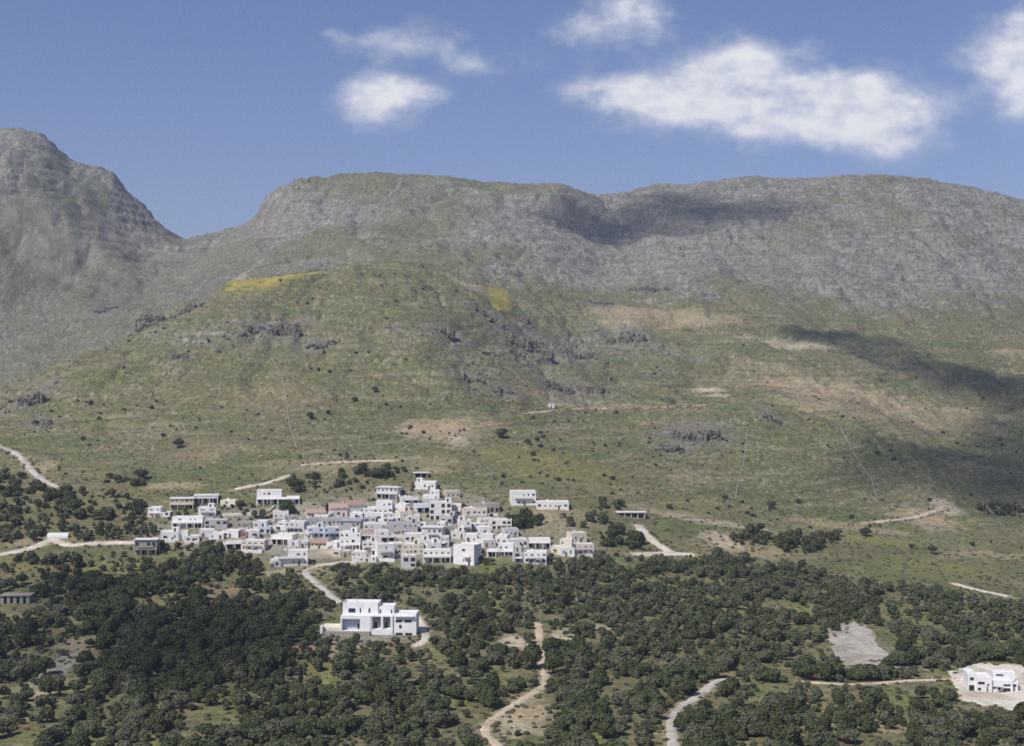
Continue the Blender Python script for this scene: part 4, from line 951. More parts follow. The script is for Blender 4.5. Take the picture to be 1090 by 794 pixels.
# ------------------------------------------------------------------ trees
def leafcloud(rg, nl, nq, rz=.72, size=(.10, .21), core=.74, coreico=(IV1, IT1), upright=False):
    """crown of unit radius: leaf clumps spread over several lobes round an uneven core; base of crown at z=.35"""
    V = []; Q = []; T = []
    if upright:
        cen = np.array([[0, 0, z] for z in np.linspace(.5, 3.2, nl)]); rad = np.interp(np.linspace(0, 1, nl), [0, .2, .6, 1], [.45, .62, .5, .2])
    else:
        a = rg.uniform(0, 2 * np.pi, nl); r = rg.uniform(.25, .62, nl); cen = np.stack([np.cos(a) * r, np.sin(a) * r, rg.uniform(.65, 1.15, nl)], 1); rad = rg.uniform(.36, .56, nl)
        cen[0] = (0, 0, 1.05); rad[0] = .62
    per = nq // nl; n0 = 0
    for c, r in zip(cen, rad):
        d = rg.normal(size=(per, 3)); d /= np.linalg.norm(d, axis=1)[:, None]; d[:, 2] = np.where(d[:, 2] < -.55, -d[:, 2], d[:, 2])
        p = c + d * (r * rg.uniform(.72, 1.12, per))[:, None] * np.array([1, 1, rz + .1])
        nrm = d * .9 + rg.normal(size=(per, 3)) * .42; nrm[:, 2] += .2; nrm /= np.linalg.norm(nrm, axis=1)[:, None]
        t = np.cross(nrm, rg.normal(size=(per, 3))); t /= np.linalg.norm(t, axis=1)[:, None]; b = np.cross(nrm, t)
        s = rg.uniform(*size, per)[:, None]; s2 = s * rg.uniform(.6, 1, per)[:, None]
        quad = np.stack([p - t * s, p - b * s2, p + t * s, p + b * s2], 1).reshape(-1, 3)
        V.append(quad); Q.append(np.arange(per * 4).reshape(-1, 4) + n0); n0 += per * 4
    cv_, ct = coreico
    for c, r in zip(cen, rad):
        q = cv_ * (1 + .3 * rg.uniform(-1, 1, len(cv_)))[:, None] * r * .78 * np.array([1, 1, rz + .1]) + c
        V.append(q); T.append(ct + n0); n0 += len(q)
    return np.concatenate(V), np.concatenate(Q), np.concatenate(T)

def trunk_mesh(rg, tall=.9):
    b = MB()
    def limb(p0, p1, r0, r1, n=6):
        p0, p1 = np.array(p0), np.array(p1); d = p1 - p0; d /= np.linalg.norm(d); a = np.cross(d, (.3, .9, .2)); a /= np.linalg.norm(a); c = np.cross(d, a)
        ring = lambda p, r: [tuple(p + (a * math.cos(2 * math.pi * i / n) + c * math.sin(2 * math.pi * i / n)) * r) for i in range(n)]
        A, B = ring(p0, r0), ring(p1, r1)
        for i in range(n): b.face([A[i], A[(i + 1) % n], B[(i + 1) % n], B[i]])
    f = (rg.uniform(-.06, .06), rg.uniform(-.06, .06), .42)
    limb((0, 0, -.35), f, .15, .10)
    for i in range(3):
        a = 2.1 * i + rg.uniform(-.4, .4); limb(f, (math.cos(a) * .38, math.sin(a) * .38, tall), .08, .03)
    me = bpy.data.meshes.new('trunk'); me.from_pydata(b.V, [], b.Fq); me.materials.append(M['bark']); me.update(); return me

rg = np.random.default_rng(5)
def protos(mat, n, nl, nq, nm='crown', **kw):
    out = []
    for i in range(n):
        V, Q, T = leafcloud(np.random.default_rng(900 + i + nl * 7), nl, nq, coreico=(IV2, IT2), **kw)
        out.append((npmesh(nm, V, Q, T, mats=[M[mat]]), trunk_mesh(np.random.default_rng(50 + i))))
    return out
PROTO = {'olive_tree': protos('olive', 7, 7, 1300), 'evergreen_tree': protos('evergreen', 6, 8, 1400, rz=.85), 'cypress_tree': protos('cypress', 2, 7, 700, upright=True, size=(.08, .16)),
         'shrub': protos('shrub', 5, 4, 200, size=(.2, .36))}

def plant(kind, x, y, r, label, cat, group=None, sz=1.0, parts=True):
    cm, tm = PROTO[kind][rng.randrange(len(PROTO[kind]))]
    z = float(height(x, y)); az = rng.uniform(0, 6.28); s = (r * rng.uniform(.9, 1.12), r * rng.uniform(.9, 1.12), r * sz * rng.uniform(.78, 1.25))
    if parts:
        root = link(kind, None, loc=(x, y, z - .1), rz=az); root.scale = s
        link('trunk', tm, root); link('crown', cm, root)
    else:
        root = link(kind, cm, loc=(x, y, z - .25 * r), rz=az); root.scale = s
    return tag(root, label, cat, group)

# where trees grow: candidates on a jittered world grid
GT = ([-200, 0, 40, 62, 80, 150, 156, 172, 235, 290, 330, 345, 420, 440, 520, 600, 640, 700, 760, 850, 900, 960, 1020, 1090, 1300],
      [505, 505, 512, 521, 522, 532, 556, 580, 574, 608, 612, 606, 603, 606, 603, 602, 590, 594, 592, 602, 622, 627, 636, 640, 650])
CLEAR = [(20, 588, 60, 9, .1), (30, 560, 25, 10, .5), (100, 582, 60, 7, .12), (110, 608, 45, 16, .22), (140, 590, 25, 10, .5), (235, 632, 50, 10, .2), (175, 640, 40, 9, .25), (25, 612, 40, 12, .15), (25, 637, 30, 12, .05), (35, 668, 60, 14, .35), (62, 712, 22, 26, .03), (92, 690, 30, 14, .1),
         (76, 735, 24, 16, .12), (50, 750, 20, 30, .15), (20, 775, 40, 20, .5), (120, 790, 50, 10, .4), (398, 664, 62, 20, .0), (345, 690, 40, 10, .2), (335, 715, 25, 14, .25), (410, 684, 50, 5, .25), (500, 705, 45, 20, .3), (470, 690, 25, 7, .35), (555, 686, 24, 16, .06),
         (555, 768, 40, 30, .08), (590, 676, 18, 8, .25), (640, 668, 13, 5, .1), (520, 642, 18, 7, .3), (740, 640, 22, 6, .3), (790, 655, 28, 8, .3), (690, 622, 40, 6, .35), (765, 715, 26, 8, .2), (770, 700, 20, 8, .35), (838, 735, 24, 16, .3),
         (917, 690, 42, 26, .0), (885, 745, 60, 12, .22), (910, 772, 60, 10, .35), (955, 745, 40, 8, .35), (1060, 732, 56, 28, .0), (1000, 724, 30, 6, .2), (870, 650, 35, 8, .4), (960, 655, 28, 8, .4), (340, 620, 26, 14, .25), (310, 608, 20, 6, .3), (455, 606, 60, 4, .5), (1045, 628, 40, 8, .1)]
EXTRA = [(285, 555, 22, 6, .35), (315, 562, 16, 8, .3), (450, 552, 14, 5, .4), (486, 571, 6, 6, .5), (511, 592, 7, 9, .6), (362, 594, 16, 6, .4), (420, 550, 60, 24, .22), (360, 565, 60, 24, .22), (500, 560, 40, 20, .2), (520, 568, 40, 10, .15), (250, 552, 20, 6, .3), (395, 602, 60, 4, .5), (545, 598, 60, 5, .6), (270, 575, 10, 4, .4), (800, 573, 22, 8, .8), (852, 580, 26, 10, .8), (878, 574, 16, 8, .6), (760, 598, 50, 6, .6), (662, 574, 26, 12, .75), (690, 590, 30, 5, .5), (405, 503, 26, 7, .7), (562, 553, 17, 9, .8), (545, 558, 10, 8, .6), (345, 516, 50, 10, .4), (255, 540, 20, 6, .4),
         (455, 552, 20, 5, .6), (312, 545, 12, 8, .7), (300, 578, 12, 3, .7), (320, 578, 10, 4, .7), (260, 585, 25, 6, .8), (510, 590, 10, 10, .5), (355, 596, 14, 6, .4), (650, 545, 20, 8, .4), (620, 555, 30, 8, .25), (1075, 540, 40, 10, .5), (430, 524, 18, 6, .4), (475, 528, 8, 5, .4), (200, 548, 12, 5, .6), (140, 512, 20, 6, .4), (175, 552, 12, 5, .7)]
DARK = [(210, 680, 120, 66, .86), (80, 625, 60, 22, .9), (105, 645, 40, 16, .9), (25, 690, 40, 16, .6), (100, 545, 90, 30, .6), (560, 553, 20, 12, 1), (662, 574, 28, 14, .8), (230, 600, 70, 22, .8), (825, 578, 70, 16, .8), (405, 503, 30, 10, .9), (300, 580, 30, 8, 1)]
def inell(L, x, y, base):
    v = np.full(x.shape, float(base))
    for cx, cy, rx, ry, a in L:
        v = np.where(((x - cx) / rx) ** 2 + ((y - cy) / ry) ** 2 < 1, a, v)
    return v
cand = []
yy = 385.0
while yy < 900:
    sp_ = 3.25 * (1 + (yy - 400) * .0003)
    xs = np.arange(-.42 * yy, .42 * yy, sp_)
    cand.append(np.stack([xs + rg.uniform(-.7, .7, len(xs)) * sp_, yy + rg.uniform(-.7, .7, len(xs)) * sp_], 1)); yy += sp_
cand = np.concatenate(cand); cz = height(cand[:, 0], cand[:, 1]); cpx, cpy = proj(cand[:, 0], cand[:, 1], cz)
top = np.interp(cpx, *GT)
den = np.where(cpy > top, .66, 0.0)
den = np.where((cpx > 600) & (cpx < 860), den * 1.12, den)
clump = fbm(cand[:, 0] / 26, cand[:, 1] / 26, 3, 205)
den = den * np.clip(1.0 + 2.6 * clump, .06, 1.6)
gully_dark = inell(DARK, cpx, cpy, .26)
den = np.where((gully_dark > .85) & (den > 0), np.maximum(den, .74), den)
cl = inell(CLEAR, cpx, cpy, -1); den = np.where(cl >= 0, np.minimum(den, cl * 1.2), den)
ex = inell(EXTRA, cpx, cpy, 0); den = np.maximum(den, ex)
ok = rg.uniform(0, 1, len(cand)) < den
wdist = way_dist(cand[:, 0], cand[:, 1]); ok &= wdist > 1.2
cand = cand[ok]; cz = cz[ok]; cpx = cpx[ok]; cpy = cpy[ok]; gd = gully_dark[ok]
crad = (1.0 + 2.3 * rg.uniform(0, 1, len(cand)) ** 1.8) * (1 + .35 * fbm(cand[:, 0] / 30, cand[:, 1] / 30, 2, 505)) * np.where(gd > .85, 1.15, 1.0)
# tree crowns that would cover a house front or the visible road are left out, as they are missing in the photograph
keepw = []
for name, mat, w, P in ways:
    z = height(P[:, 0], P[:, 1]); a, b = proj(P[:, 0], P[:, 1], z); keepw.append(np.stack([a, b, P[:, 1]], 1))
keepA = np.array(keep); keepB = np.concatenate(keepw)
alive = np.ones(len(cand), bool)
for i in range(len(cand)):
    D = cand[i, 1]; r = crad[i] / D * F; cyy = cpy[i] - crad[i] * .95 / D * F
    for KK, f in ((keepA, 1.05), (keepB, .75)):
        m = (KK[:, 2] > D - 1.5) & (np.abs(KK[:, 0] - cpx[i]) < r * f) & (np.abs(KK[:, 1] - cyy) < r * f)
        if m.any(): alive[i] = False; break
    # nor inside a building
for o in list(C.objects):
    if o.type == 'EMPTY' and o.get('category') in ('house', 'villa', 'shed', 'greenhouse'):
        rad_ = 16 if o.name.startswith('villa') else 5.6
        d = np.hypot(cand[:, 0] - o.location.x, cand[:, 1] - (o.location.y + 4)); alive &= d > rad_
cand = cand[alive]; cpx = cpx[alive]; cpy = cpy[alive]; gd = gd[alive]; crad = crad[alive]; cz = cz[alive]
isdark = rg.uniform(0, 1, len(cand)) < gd
onscreen = (cpx > -25) & (cpx < 1115) & (cpy < 830)
print('TREES', len(cand), 'dark', int(isdark.sum()), 'onscreen', int(onscreen.sum()))

def region(kind, x, y):
    n = 'olive tree' if kind == 'olive_tree' else 'evergreen tree'
    if kind == 'olive_tree':
        t = [(140, 'grey-green olive tree on the rough grassy slope below the grey stone ruin'), (330, 'grey-green olive tree in and around the shaded dark gully woods'), (480, 'grey-green olive tree on the slope below the big white villa'),
             (615, 'grey-green olive tree beside the winding tan dirt track'), (725, 'grey-green olive tree in the grove between the tan track and grey lane'), (850, 'grey-green olive tree round the upper bend of the grey lane'),
             (1000, 'grey-green olive tree near the grey gravel lot'), (9999, 'grey-green olive tree around the cleared yard of the country house')]
    else:
        if y < 600: 
            t = [(160, 'dark evergreen tree in the belt of trees west of the village'), (340, 'dark evergreen tree among the western village houses'), (500, 'dark evergreen tree in gardens of the upper village'), (640, 'dark evergreen tree between the eastern village houses'), (9999, 'dark evergreen tree in the clump beyond the eastern white road')]
        else:
            t = [(140, 'dark evergreen tree in the thicket beside the grey stone ruin'), (340, 'dark evergreen tree packed in the shaded gully woods'), (480, 'dark evergreen tree among the olives below the white villa'), (725, 'dark evergreen tree scattered between the tan track and grey lane'), (9999, 'dark evergreen tree scattered in the eastern olive grove')]
    for lim, s in t:
        if x < lim: return s
for kind, sel, cat in (('olive_tree', ~isdark, 'olive tree'), ('evergreen_tree', isdark, 'tree')):
    idx = np.nonzero(sel & onscreen)[0]
    size = crad[idx] / cand[idx, 1] * (1.0 if kind == 'olive_tree' else 1.0)
    order = idx[np.argsort(-size)][:300]
    for i in order:
        lb = region(kind, cpx[i], cpy[i])
        plant(kind, cand[i, 0], cand[i, 1], crad[i], lb, cat, lb.replace('tree ', 'trees ', 1), sz=1.0 if kind == 'olive_tree' else 1.12)
        sel[i] = False
    if kind == 'olive_tree': rest_o = sel
    else: rest_e = sel
# the remaining, smaller-looking trees: one mass
def mass(name, idx, mat, nl, nq, rads, rz=.75, size=(.14, .27)):
    VV = []; QQ = []; TT_ = []; tint = []; n0 = 0
    pr = [leafcloud(np.random.default_rng(70 + i), nl, nq, rz, size) for i in range(8)]
    for i in idx:
        V, Q, T = pr[rng.randrange(8)]; a = rng.uniform(0, 6.28); c, s = math.cos(a), math.sin(a); r = rads[i]
        P = np.stack([V[:, 0] * c - V[:, 1] * s, V[:, 0] * s + V[:, 1] * c, V[:, 2] * rng.uniform(.78, 1.25)], 1) * r + np.array([cand[i, 0], cand[i, 1], cz[i] - .15 * r])
        VV.append(P); QQ.append(Q + n0); TT_.append(T + n0); n0 += len(P); tint.append(np.full(len(P), rng.random()))
    me = npmesh(name, np.concatenate(VV), np.concatenate(QQ), np.concatenate(TT_), mats=[mat], attr=('tint', np.concatenate(tint)))
    return tag(link(name, me), kind='stuff')
o = mass('olive_grove', np.nonzero(rest_o)[0], M['olive_mass'], 6, 420, crad); tag(o, 'grey-green olive grove filling the valley below the village', 'grove')
if rest_e.any():
    me_ = M['evergreen'].copy(); me_.name = 'evergreen_mass_leaves'
    o = mass('woodland', np.nonzero(rest_e)[0], me_, 6, 420, crad, .85); tag(o, 'dark evergreen woodland west of and below the village', 'woods')

# single trees and shrubs that stand out
for px, py, rpx, lb in [(190, 476, 6, 'single round dark shrub alone on the green slope west of the village'), (148, 510, 9, 'large dark shrub above the western belt of trees'), (118, 509, 5, 'small dark shrub left of the large one above the western trees'),
        (330, 446, 5, 'dark round shrub beside the winding dry-stone wall'), (378, 427, 4, 'dark little bush beneath the brow crags'), (400, 417, 4, 'dark little bush high on the green slope'), (660, 538, 6, 'dark shrub just over the long concrete shed'),
        (772, 531, 4, 'small twin-topped shrub on the slope under the knoll'), (821, 541, 5, 'dark round shrub at the foot of the knoll slope'), (713, 541, 4, 'dark small shrub between shed and knoll wall'), (922, 570, 8, 'broad dark bush at the start of the pale earth scar'),
        (992, 589, 6, 'dark oval bush alone in the eastern meadow'), (970, 583, 4, 'small bush west of the dark oval bush in the meadow'), (850, 535, 4, 'dark shrub on the line where slope meets meadow'), (192, 470, 3, 'little bush touching the round dark shrub of the western slope'),
        (405, 508, 9, 'dark wide bush above the small grey-white house'), (572, 470, 3.5, 'dark bush on the slope over the apart-standing white house'), (562, 473, 4, 'dark bush beside the scree over the eastern slope'), (536, 508, 3.5, 'small bush above the dark stone ruin'), (535, 466, 8, 'dark bushes clump at the end of the tan scree')]:
    X, D = cast(px, py); plant('shrub', X, D, rpx * D / F, lb, 'shrub', None, .8)
for px, py, rpx, lb in [(312, 521, 7, 'tall dark tree behind the large white hillside house'), (305, 547, 8, 'round grey-green tree in front of the large white hillside house'), (555, 562, 9, 'big dark tree below the apart-standing white houses')]:
    X, D = cast(px, py); plant('evergreen_tree', X, D, rpx * D / F, lb, 'tree', None, 1.3)
for px, py, lb in [(348, 548, 'slim dark cypress beside the pale pink house'), (320, 729, 'slim dark cypress on the open slope below the villa terrace'), (374, 716, 'slender cypress between the olives under the villa')]:
    X, D = cast(px, py); plant('cypress_tree', X, D, 1.5, lb, 'cypress', None, 1.4)

# loose blocks around the crags and on stony ground: far too many to count
def boulders(n):
    bx = rg.uniform(-.42, .42, n * 30); by = rg.uniform(860, 1600, n * 30); bx = bx * by
    jj = np.clip(np.searchsorted(px_cols, bx / by * F + CX), 0, NT - 1); ii = np.clip(np.searchsorted(Drow, by), 0, ND - 1)
    k = np.nonzero(rg.uniform(0, 1, len(bx)) < rock[ii, jj] ** 1.5 * .22)[0][:n]
    bx, by = bx[k], by[k]; bz = height(bx, by); VV = []; TT_ = []; n0 = 0
    for i in range(len(bx)):
        rr = .35 + 1.5 * rg.uniform() ** 3; p = IV1 * (1 + .4 * rg.uniform(-1, 1, len(IV1)))[:, None]; p = np.sign(p) * np.abs(p) ** .7 * np.array([rr * rg.uniform(.9, 1.7), rr, rr * .7])
        VV.append(p + np.array([bx[i], by[i], bz[i] + .1 * rr])); TT_.append(IT1 + n0); n0 += len(p)
    tag(link('loose_rocks', npmesh('loose_rocks', np.concatenate(VV), None, np.concatenate(TT_), mats=[M['rock']])), 'loose grey blocks strewn over the stony parts of the hillside', 'rocks', kind='stuff')
boulders(9000)

# countable shrubs dotted over the slope
pts = []
cs = np.stack([rg.uniform(-.4, .4, 5200), rg.uniform(800, 1500, 5200)], 1); cs[:, 0] *= cs[:, 1]
hz_ = height(cs[:, 0], cs[:, 1]); spx, spy = proj(cs[:, 0], cs[:, 1], hz_)
cd = fbm(cs[:, 0] / 55, cs[:, 1] / 55, 3, 305)
dist_ok = np.ones(len(cs), bool)
for o in list(C.objects):
    if o.type == 'EMPTY' and o.get('category') in ('house', 'villa', 'shed', 'hut'):
        dist_ok &= np.hypot(cs[:, 0] - o.location.x, cs[:, 1] - o.location.y - 4) > 9
okk = (rg.uniform(0, 1, len(cs)) < .16 + 2.6 * cd + .3 * ((spx > 420) & (spx < 760) & (spy > 455) & (spy < 560))) & dist_ok & (way_dist(cs[:, 0], cs[:, 1]) > 1.5)
cs = cs[okk]; spx = spx[okk]; spy = spy[okk]
vis = []
for i in range(len(cs)):
    if not (0 < spx[i] < 1090): vis.append(False); continue
    x, d = cast(spx[i], spy[i] - .5); vis.append(abs(d - cs[i, 1]) < 15)
vis = np.array(vis); srad = rg.uniform(.5, 1.2, len(cs)) + 1.0 * (rg.uniform(0, 1, len(cs)) < .15) * rg.uniform(.4, 1.0, len(cs))
idx = np.nonzero(vis)[0]; order = idx[np.argsort(-(srad[idx] / cs[idx, 1]))][:255]
SL = [(170, 'dark green shrub dotted on the slope above the western road'), (420, 'dark green shrub dotted on the green hill above the village'), (640, 'dark green shrub dotted on the slope above the eastern houses'), (860, 'dark green shrub dotted on the face of the knoll'), (9999, 'dark green shrub dotted on the eastern flank and meadow')]
for i in order:
    lb = next(s for l, s in SL if spx[i] < l)
    plant('shrub', cs[i, 0], cs[i, 1], srad[i], lb, 'shrub', lb.replace('shrub', 'shrubs'), .8, parts=False)
left = np.setdiff1d(np.arange(len(cs)), order)
# low scrub: one mass
n_s = 15000
sx = rg.uniform(-.42, .42, n_s); sy = 780 + 900 * rg.uniform(0, 1, n_s) ** 1.2; sx = sx * sy
keep_ = (fbm(sx / 40, sy / 40, 3, 405) + rg.uniform(-.4, .5, n_s)) > 0
ox = []; oy = []
for o_ in OUTC:
    for k in range(14):
        x_, d_ = cast(o_[0] + o_[2] * rg.uniform(-.7, .7), o_[1] + o_[3] * rg.uniform(-.3, 1.1)); ox.append(x_); oy.append(d_)
sx = np.concatenate([sx[keep_], cs[left, 0], ox]); sy = np.concatenate([sy[keep_], cs[left, 1], oy])
# undergrowth between the trees too
ux = rg.uniform(-.42, .42, 6500); uy = rg.uniform(390, 790, 6500); ux = ux * uy
vx = []; vy = []
for name, mat, w_, P in ways:
    k_ = rg.integers(0, len(P), int(len(P) * .9)); d_ = np.gradient(P, axis=0); d_ /= np.hypot(d_[:, 0], d_[:, 1])[:, None]
    o_ = (w_ / 2 + rg.uniform(.3, 2.6, len(k_))) * rg.choice((-1, 1), len(k_)); vx.append(P[k_, 0] - d_[k_, 1] * o_); vy.append(P[k_, 1] + d_[k_, 0] * o_)
vx = np.concatenate(vx); vy = np.concatenate(vy); ux = np.concatenate([ux, vx]); uy = np.concatenate([uy, vy])
gk = way_dist(ux, uy) > .25; ux = ux[gk]; uy = uy[gk]
for o in list(C.objects):
    if o.type == 'EMPTY' and o.get('category') in ('house', 'villa', 'shed', 'greenhouse'):
        for nm in ('s', 'u'):
            pass
        m1 = np.hypot(sx - o.location.x, sy - o.location.y - 3) > 8; sx, sy = sx[m1], sy[m1]
        m2 = np.hypot(ux - o.location.x, uy - o.location.y - 3) > (15 if o.name.startswith('villa') else 8); ux, uy = ux[m2], uy[m2]
q1, q2 = proj(ux, uy, height(ux, uy)); lotm = inell([(915, 688, 26, 16, 1), (1058, 731, 40, 19, 1)], q1, q2, 0) < .5; ux, uy = ux[lotm], uy[lotm]
def scrub(name, x, y, r0, r1, mat):
    z = height(x, y); VV = []; TT_ = []; tint = []; n0 = 0
    for i in range(len(x)):
        r = rng.uniform(r0, r1); p = IV1 * (1 + .35 * rg.uniform(-1, 1, len(IV1)))[:, None] * np.array([r, r, r * .62]) + np.array([x[i], y[i], z[i] + .1 * r])
        VV.append(p); TT_.append(IT1 + n0); n0 += len(p); tint.append(np.full(len(p), rng.random()))
    me = npmesh(name, np.concatenate(VV), None, np.concatenate(TT_), mats=[mat], attr=('tint', np.concatenate(tint)))
    return tag(link(name, me), kind='stuff')
tag(scrub('hillside_scrub', sx, sy, .35, .95, M['scrub']), 'low olive scrub dotted all over the open hillside', 'scrub')
tag(scrub('undergrowth', ux, uy, .35, 1.25, M['scrub']), 'low bushes and undergrowth between the olive trees', 'undergrowth')

# ------------------------------------------------------------------ clouds overhead that throw the cloud shadows
el, az = R(SUN_EL), R(SUN_AZ)
S = np.array([math.sin(az) * math.cos(el), math.cos(az) * math.cos(el), math.sin(el)])
def mat_cloud():
    m, nt, b = newmat('cloud_vapour')
    b.inputs['Base Color'].default_value = (.85, .85, .87, 1)
    n = noise(nt, 0.012, 5); at = nt.nodes.new('ShaderNodeAttribute'); at.attribute_name = 'thick'
    ad = nt.nodes.new('ShaderNodeMath'); ad.operation = 'ADD'; nt.links.new(at.outputs['Fac'], ad.inputs[0])
    mu = nt.nodes.new('ShaderNodeMath'); mu.operation = 'MULTIPLY_ADD'; mu.inputs[1].default_value = 1.6; mu.inputs[2].default_value = -.8; nt.links.new(n.outputs['Fac'], mu.inputs[0])
    nt.links.new(mu.outputs[0], ad.inputs[1])
    mr = nt.nodes.new('ShaderNodeMapRange'); mr.interpolation_type = 'SMOOTHSTEP'
    mr.inputs['From Min'].default_value = .0; mr.inputs['From Max'].default_value = 1.2; mr.inputs['To Max'].default_value = .48; nt.links.new(ad.outputs[0], mr.inputs['Value'])
    tr = nt.nodes.new('ShaderNodeBsdfTransparent'); ms = nt.nodes.new('ShaderNodeMixShader')
    nt.links.new(mr.outputs[0], ms.inputs[0]); nt.links.new(tr.outputs[0], ms.inputs[1]); nt.links.new(b.outputs[0], ms.inputs[2])
    nt.links.new(ms.outputs[0], nt.nodes['Material Output'].inputs['Surface'])
    return m
MC = mat_cloud()
H_CLOUD = HC + 950
def cloud(patches, seed, dense=1.3):
    VV = []; TT_ = []; th = []; n0 = 0
    for k, (cx, cy, rx, ry) in enumerate(patches):
        def up(px, py):
            x, d = cast(px, py); z = float(height(x, d)); t = (H_CLOUD - z) / S[2]; return np.array([x + S[0] * t, d + S[1] * t])
        c = up(cx, cy); ex_ = (up(cx + rx, cy) - up(cx - rx, cy)) / 2; ey_ = (up(cx, cy - ry) - up(cx, cy + ry)) / 2
        p = IV3 * (1 + .16 * noise3(IV3, 1.4, seed + k) + .1 * noise3(IV3, 4, seed + k + 9))[:, None]
        V = np.column_stack([c[0] + p[:, 0] * ex_[0] * 1.15 + p[:, 1] * ey_[0] * 1.15, c[1] + p[:, 0] * ex_[1] * 1.15 + p[:, 1] * ey_[1] * 1.15, H_CLOUD + p[:, 2] * 22])
        rr = np.hypot(IV3[:, 0], IV3[:, 1]); VV.append(V); TT_.append(IT3 + n0); n0 += len(V); th.append((1 - rr ** 2) * dense)
    me = npmesh('cloud', np.concatenate(VV), None, np.concatenate(TT_), mats=[MC], smooth=True, attr=('thick', np.concatenate(th)))
    tag(link('cloud', me), kind='stuff')
cloud([(630, 242, 75, 16), (705, 236, 95, 23), (800, 226, 85, 15), (720, 214, 60, 10)], 1, .95)
cloud([(868, 353, 44, 6), (900, 360, 46, 8), (932, 371, 46, 10), (965, 384, 48, 12), (1000, 398, 50, 14), (1040, 410, 50, 18), (1085, 420, 55, 26), (1130, 425, 55, 34)], 2, 1.05)
cloud([(975, 486, 90, 24), (1035, 500, 60, 26)], 3, .95)
cloud([(1085, 520, 60, 28), (1070, 470, 50, 30), (1130, 490, 60, 44)], 5, 1.1)
cloud([(205, 680, 115, 54), (80, 632, 60, 22), (10, 690, 50, 26)], 4, .8)

# ------------------------------------------------------------------ haze
def haze():
    b = MB(); b.box(-3650, 3650, -720, 3640, float(ZZ.min()) - 6.0, max(HC, float(ZZ.max())) + 12.0)
    m = bpy.data.materials.new('haze_air'); m.use_nodes = True; nt = m.node_tree; nt.nodes.remove(nt.nodes['Principled BSDF'])
    v = nt.nodes.new('ShaderNodeVolumePrincipled'); v.inputs['Color'].default_value = (.68, .80, 1.0, 1); v.inputs['Density'].default_value = HAZE; v.inputs['Anisotropy'].default_value = .1
    nt.links.new(v.outputs[0], nt.nodes['Material Output'].inputs['Volume'])
    o = b.build('haze', m); tag(o, kind='stuff'); return o
HAZE = 0.00009
print('ZRANGE', ZZ.min(), ZZ.max())
haze()

# ------------------------------------------------------------------ sky, sun, camera
w = bpy.data.worlds.new('World'); sc.world = w; w.use_nodes = True; nt = w.node_tree
bg = nt.nodes['Background']; SKY = 0.078; bg.inputs['Strength'].default_value = SKY
sky = nt.nodes.new('ShaderNodeTexSky'); sky.sky_type = 'NISHITA'; sky.sun_disc = False; sky.sun_elevation = el; sky.sun_rotation = az
sky.air_density = 1.0; sky.dust_density = .9; sky.ozone_density = 4.5; sky.altitude = 200
tc = nt.nodes.new('ShaderNodeTexCoord'); sep = nt.nodes.new('ShaderNodeSeparateXYZ'); nt.links.new(tc.outputs['Generated'], sep.inputs[0])
def math_(op, a, b=None, c=None, clamp=False):
    n = nt.nodes.new('ShaderNodeMath'); n.operation = op; n.use_clamp = clamp
    for i, v in enumerate((a, b, c)):
        if v is None: continue
        if isinstance(v, (int, float)): n.inputs[i].default_value = v
        else: nt.links.new(v, n.inputs[i])
    return n.outputs[0]
yv = math_('MAXIMUM', sep.outputs['Y'], .05)
uu = math_('DIVIDE', sep.outputs['X'], yv); vv = math_('DIVIDE', sep.outputs['Z'], yv)
comb = nt.nodes.new('ShaderNodeCombineXYZ'); nt.links.new(uu, comb.inputs[0]); nt.links.new(vv, comb.inputs[1])
def wnoise(scale, detail, rough=.6, off=(0, 0, 0)):
    mp = nt.nodes.new('ShaderNodeMapping'); mp.inputs['Location'].default_value = off; mp.inputs['Scale'].default_value = (1, 1.5, 1); nt.links.new(comb.outputs[0], mp.inputs[0])
    n = nt.nodes.new('ShaderNodeTexNoise'); n.inputs['Scale'].default_value = scale; n.inputs['Detail'].default_value = detail; n.inputs['Roughness'].default_value = rough
    nt.links.new(mp.outputs[0], n.inputs['Vector']); return n
nA = wnoise(22, 7, .62); nB = wnoise(60, 6, .6, (3, 1, 0)); nW = wnoise(14, 4, .55, (7, 2, 0))
# warp
sb = nt.nodes.new('ShaderNodeVectorMath'); sb.operation = 'SUBTRACT'; nt.links.new(nW.outputs['Color'], sb.inputs[0]); sb.inputs[1].default_value = (.5, .5, .5)
scl = nt.nodes.new('ShaderNodeVectorMath'); scl.operation = 'SCALE'; scl.inputs['Scale'].default_value = .034; nt.links.new(sb.outputs[0], scl.inputs[0])
pos = nt.nodes.new('ShaderNodeVectorMath'); pos.operation = 'ADD'; nt.links.new(comb.outputs[0], pos.inputs[0]); nt.links.new(scl.outputs[0], pos.inputs[1])
CLOUDS = [(625, 100, 44, 22, .6), (665, 96, 50, 26, .75), (715, 104, 70, 32, .9), (785, 72, 55, 34, 1.0), (800, 52, 26, 16, .6), (850, 98, 90, 40, 1.05), (770, 122, 90, 32, .9), (900, 128, 95, 40, 1.05), (960, 134, 52, 34, .95), (905, 84, 50, 22, .6), (850, 46, 26, 10, .3),
          (400, 112, 46, 26, 1.0), (420, 95, 36, 20, .8), (458, 100, 22, 16, .75), (440, 46, 80, 28, .56), (490, 58, 28, 18, .4), (530, 66, 40, 14, .2), (640, 40, 40, 20, .2), (400, 52, 40, 14, .35), (356, 42, 12, 9, .55), (672, 20, 48, 30, .95), (612, 30, 32, 13, .5), (575, 58, 60, 12, .22),
          (1080, 55, 50, 50, 1.0), (1088, 105, 26, 34, .7), (1030, 66, 46, 14, .38), (1180, 60, 90, 60, 1), (250, -60, 120, 30, .6), (820, -120, 200, 50, .8)]
acc = None
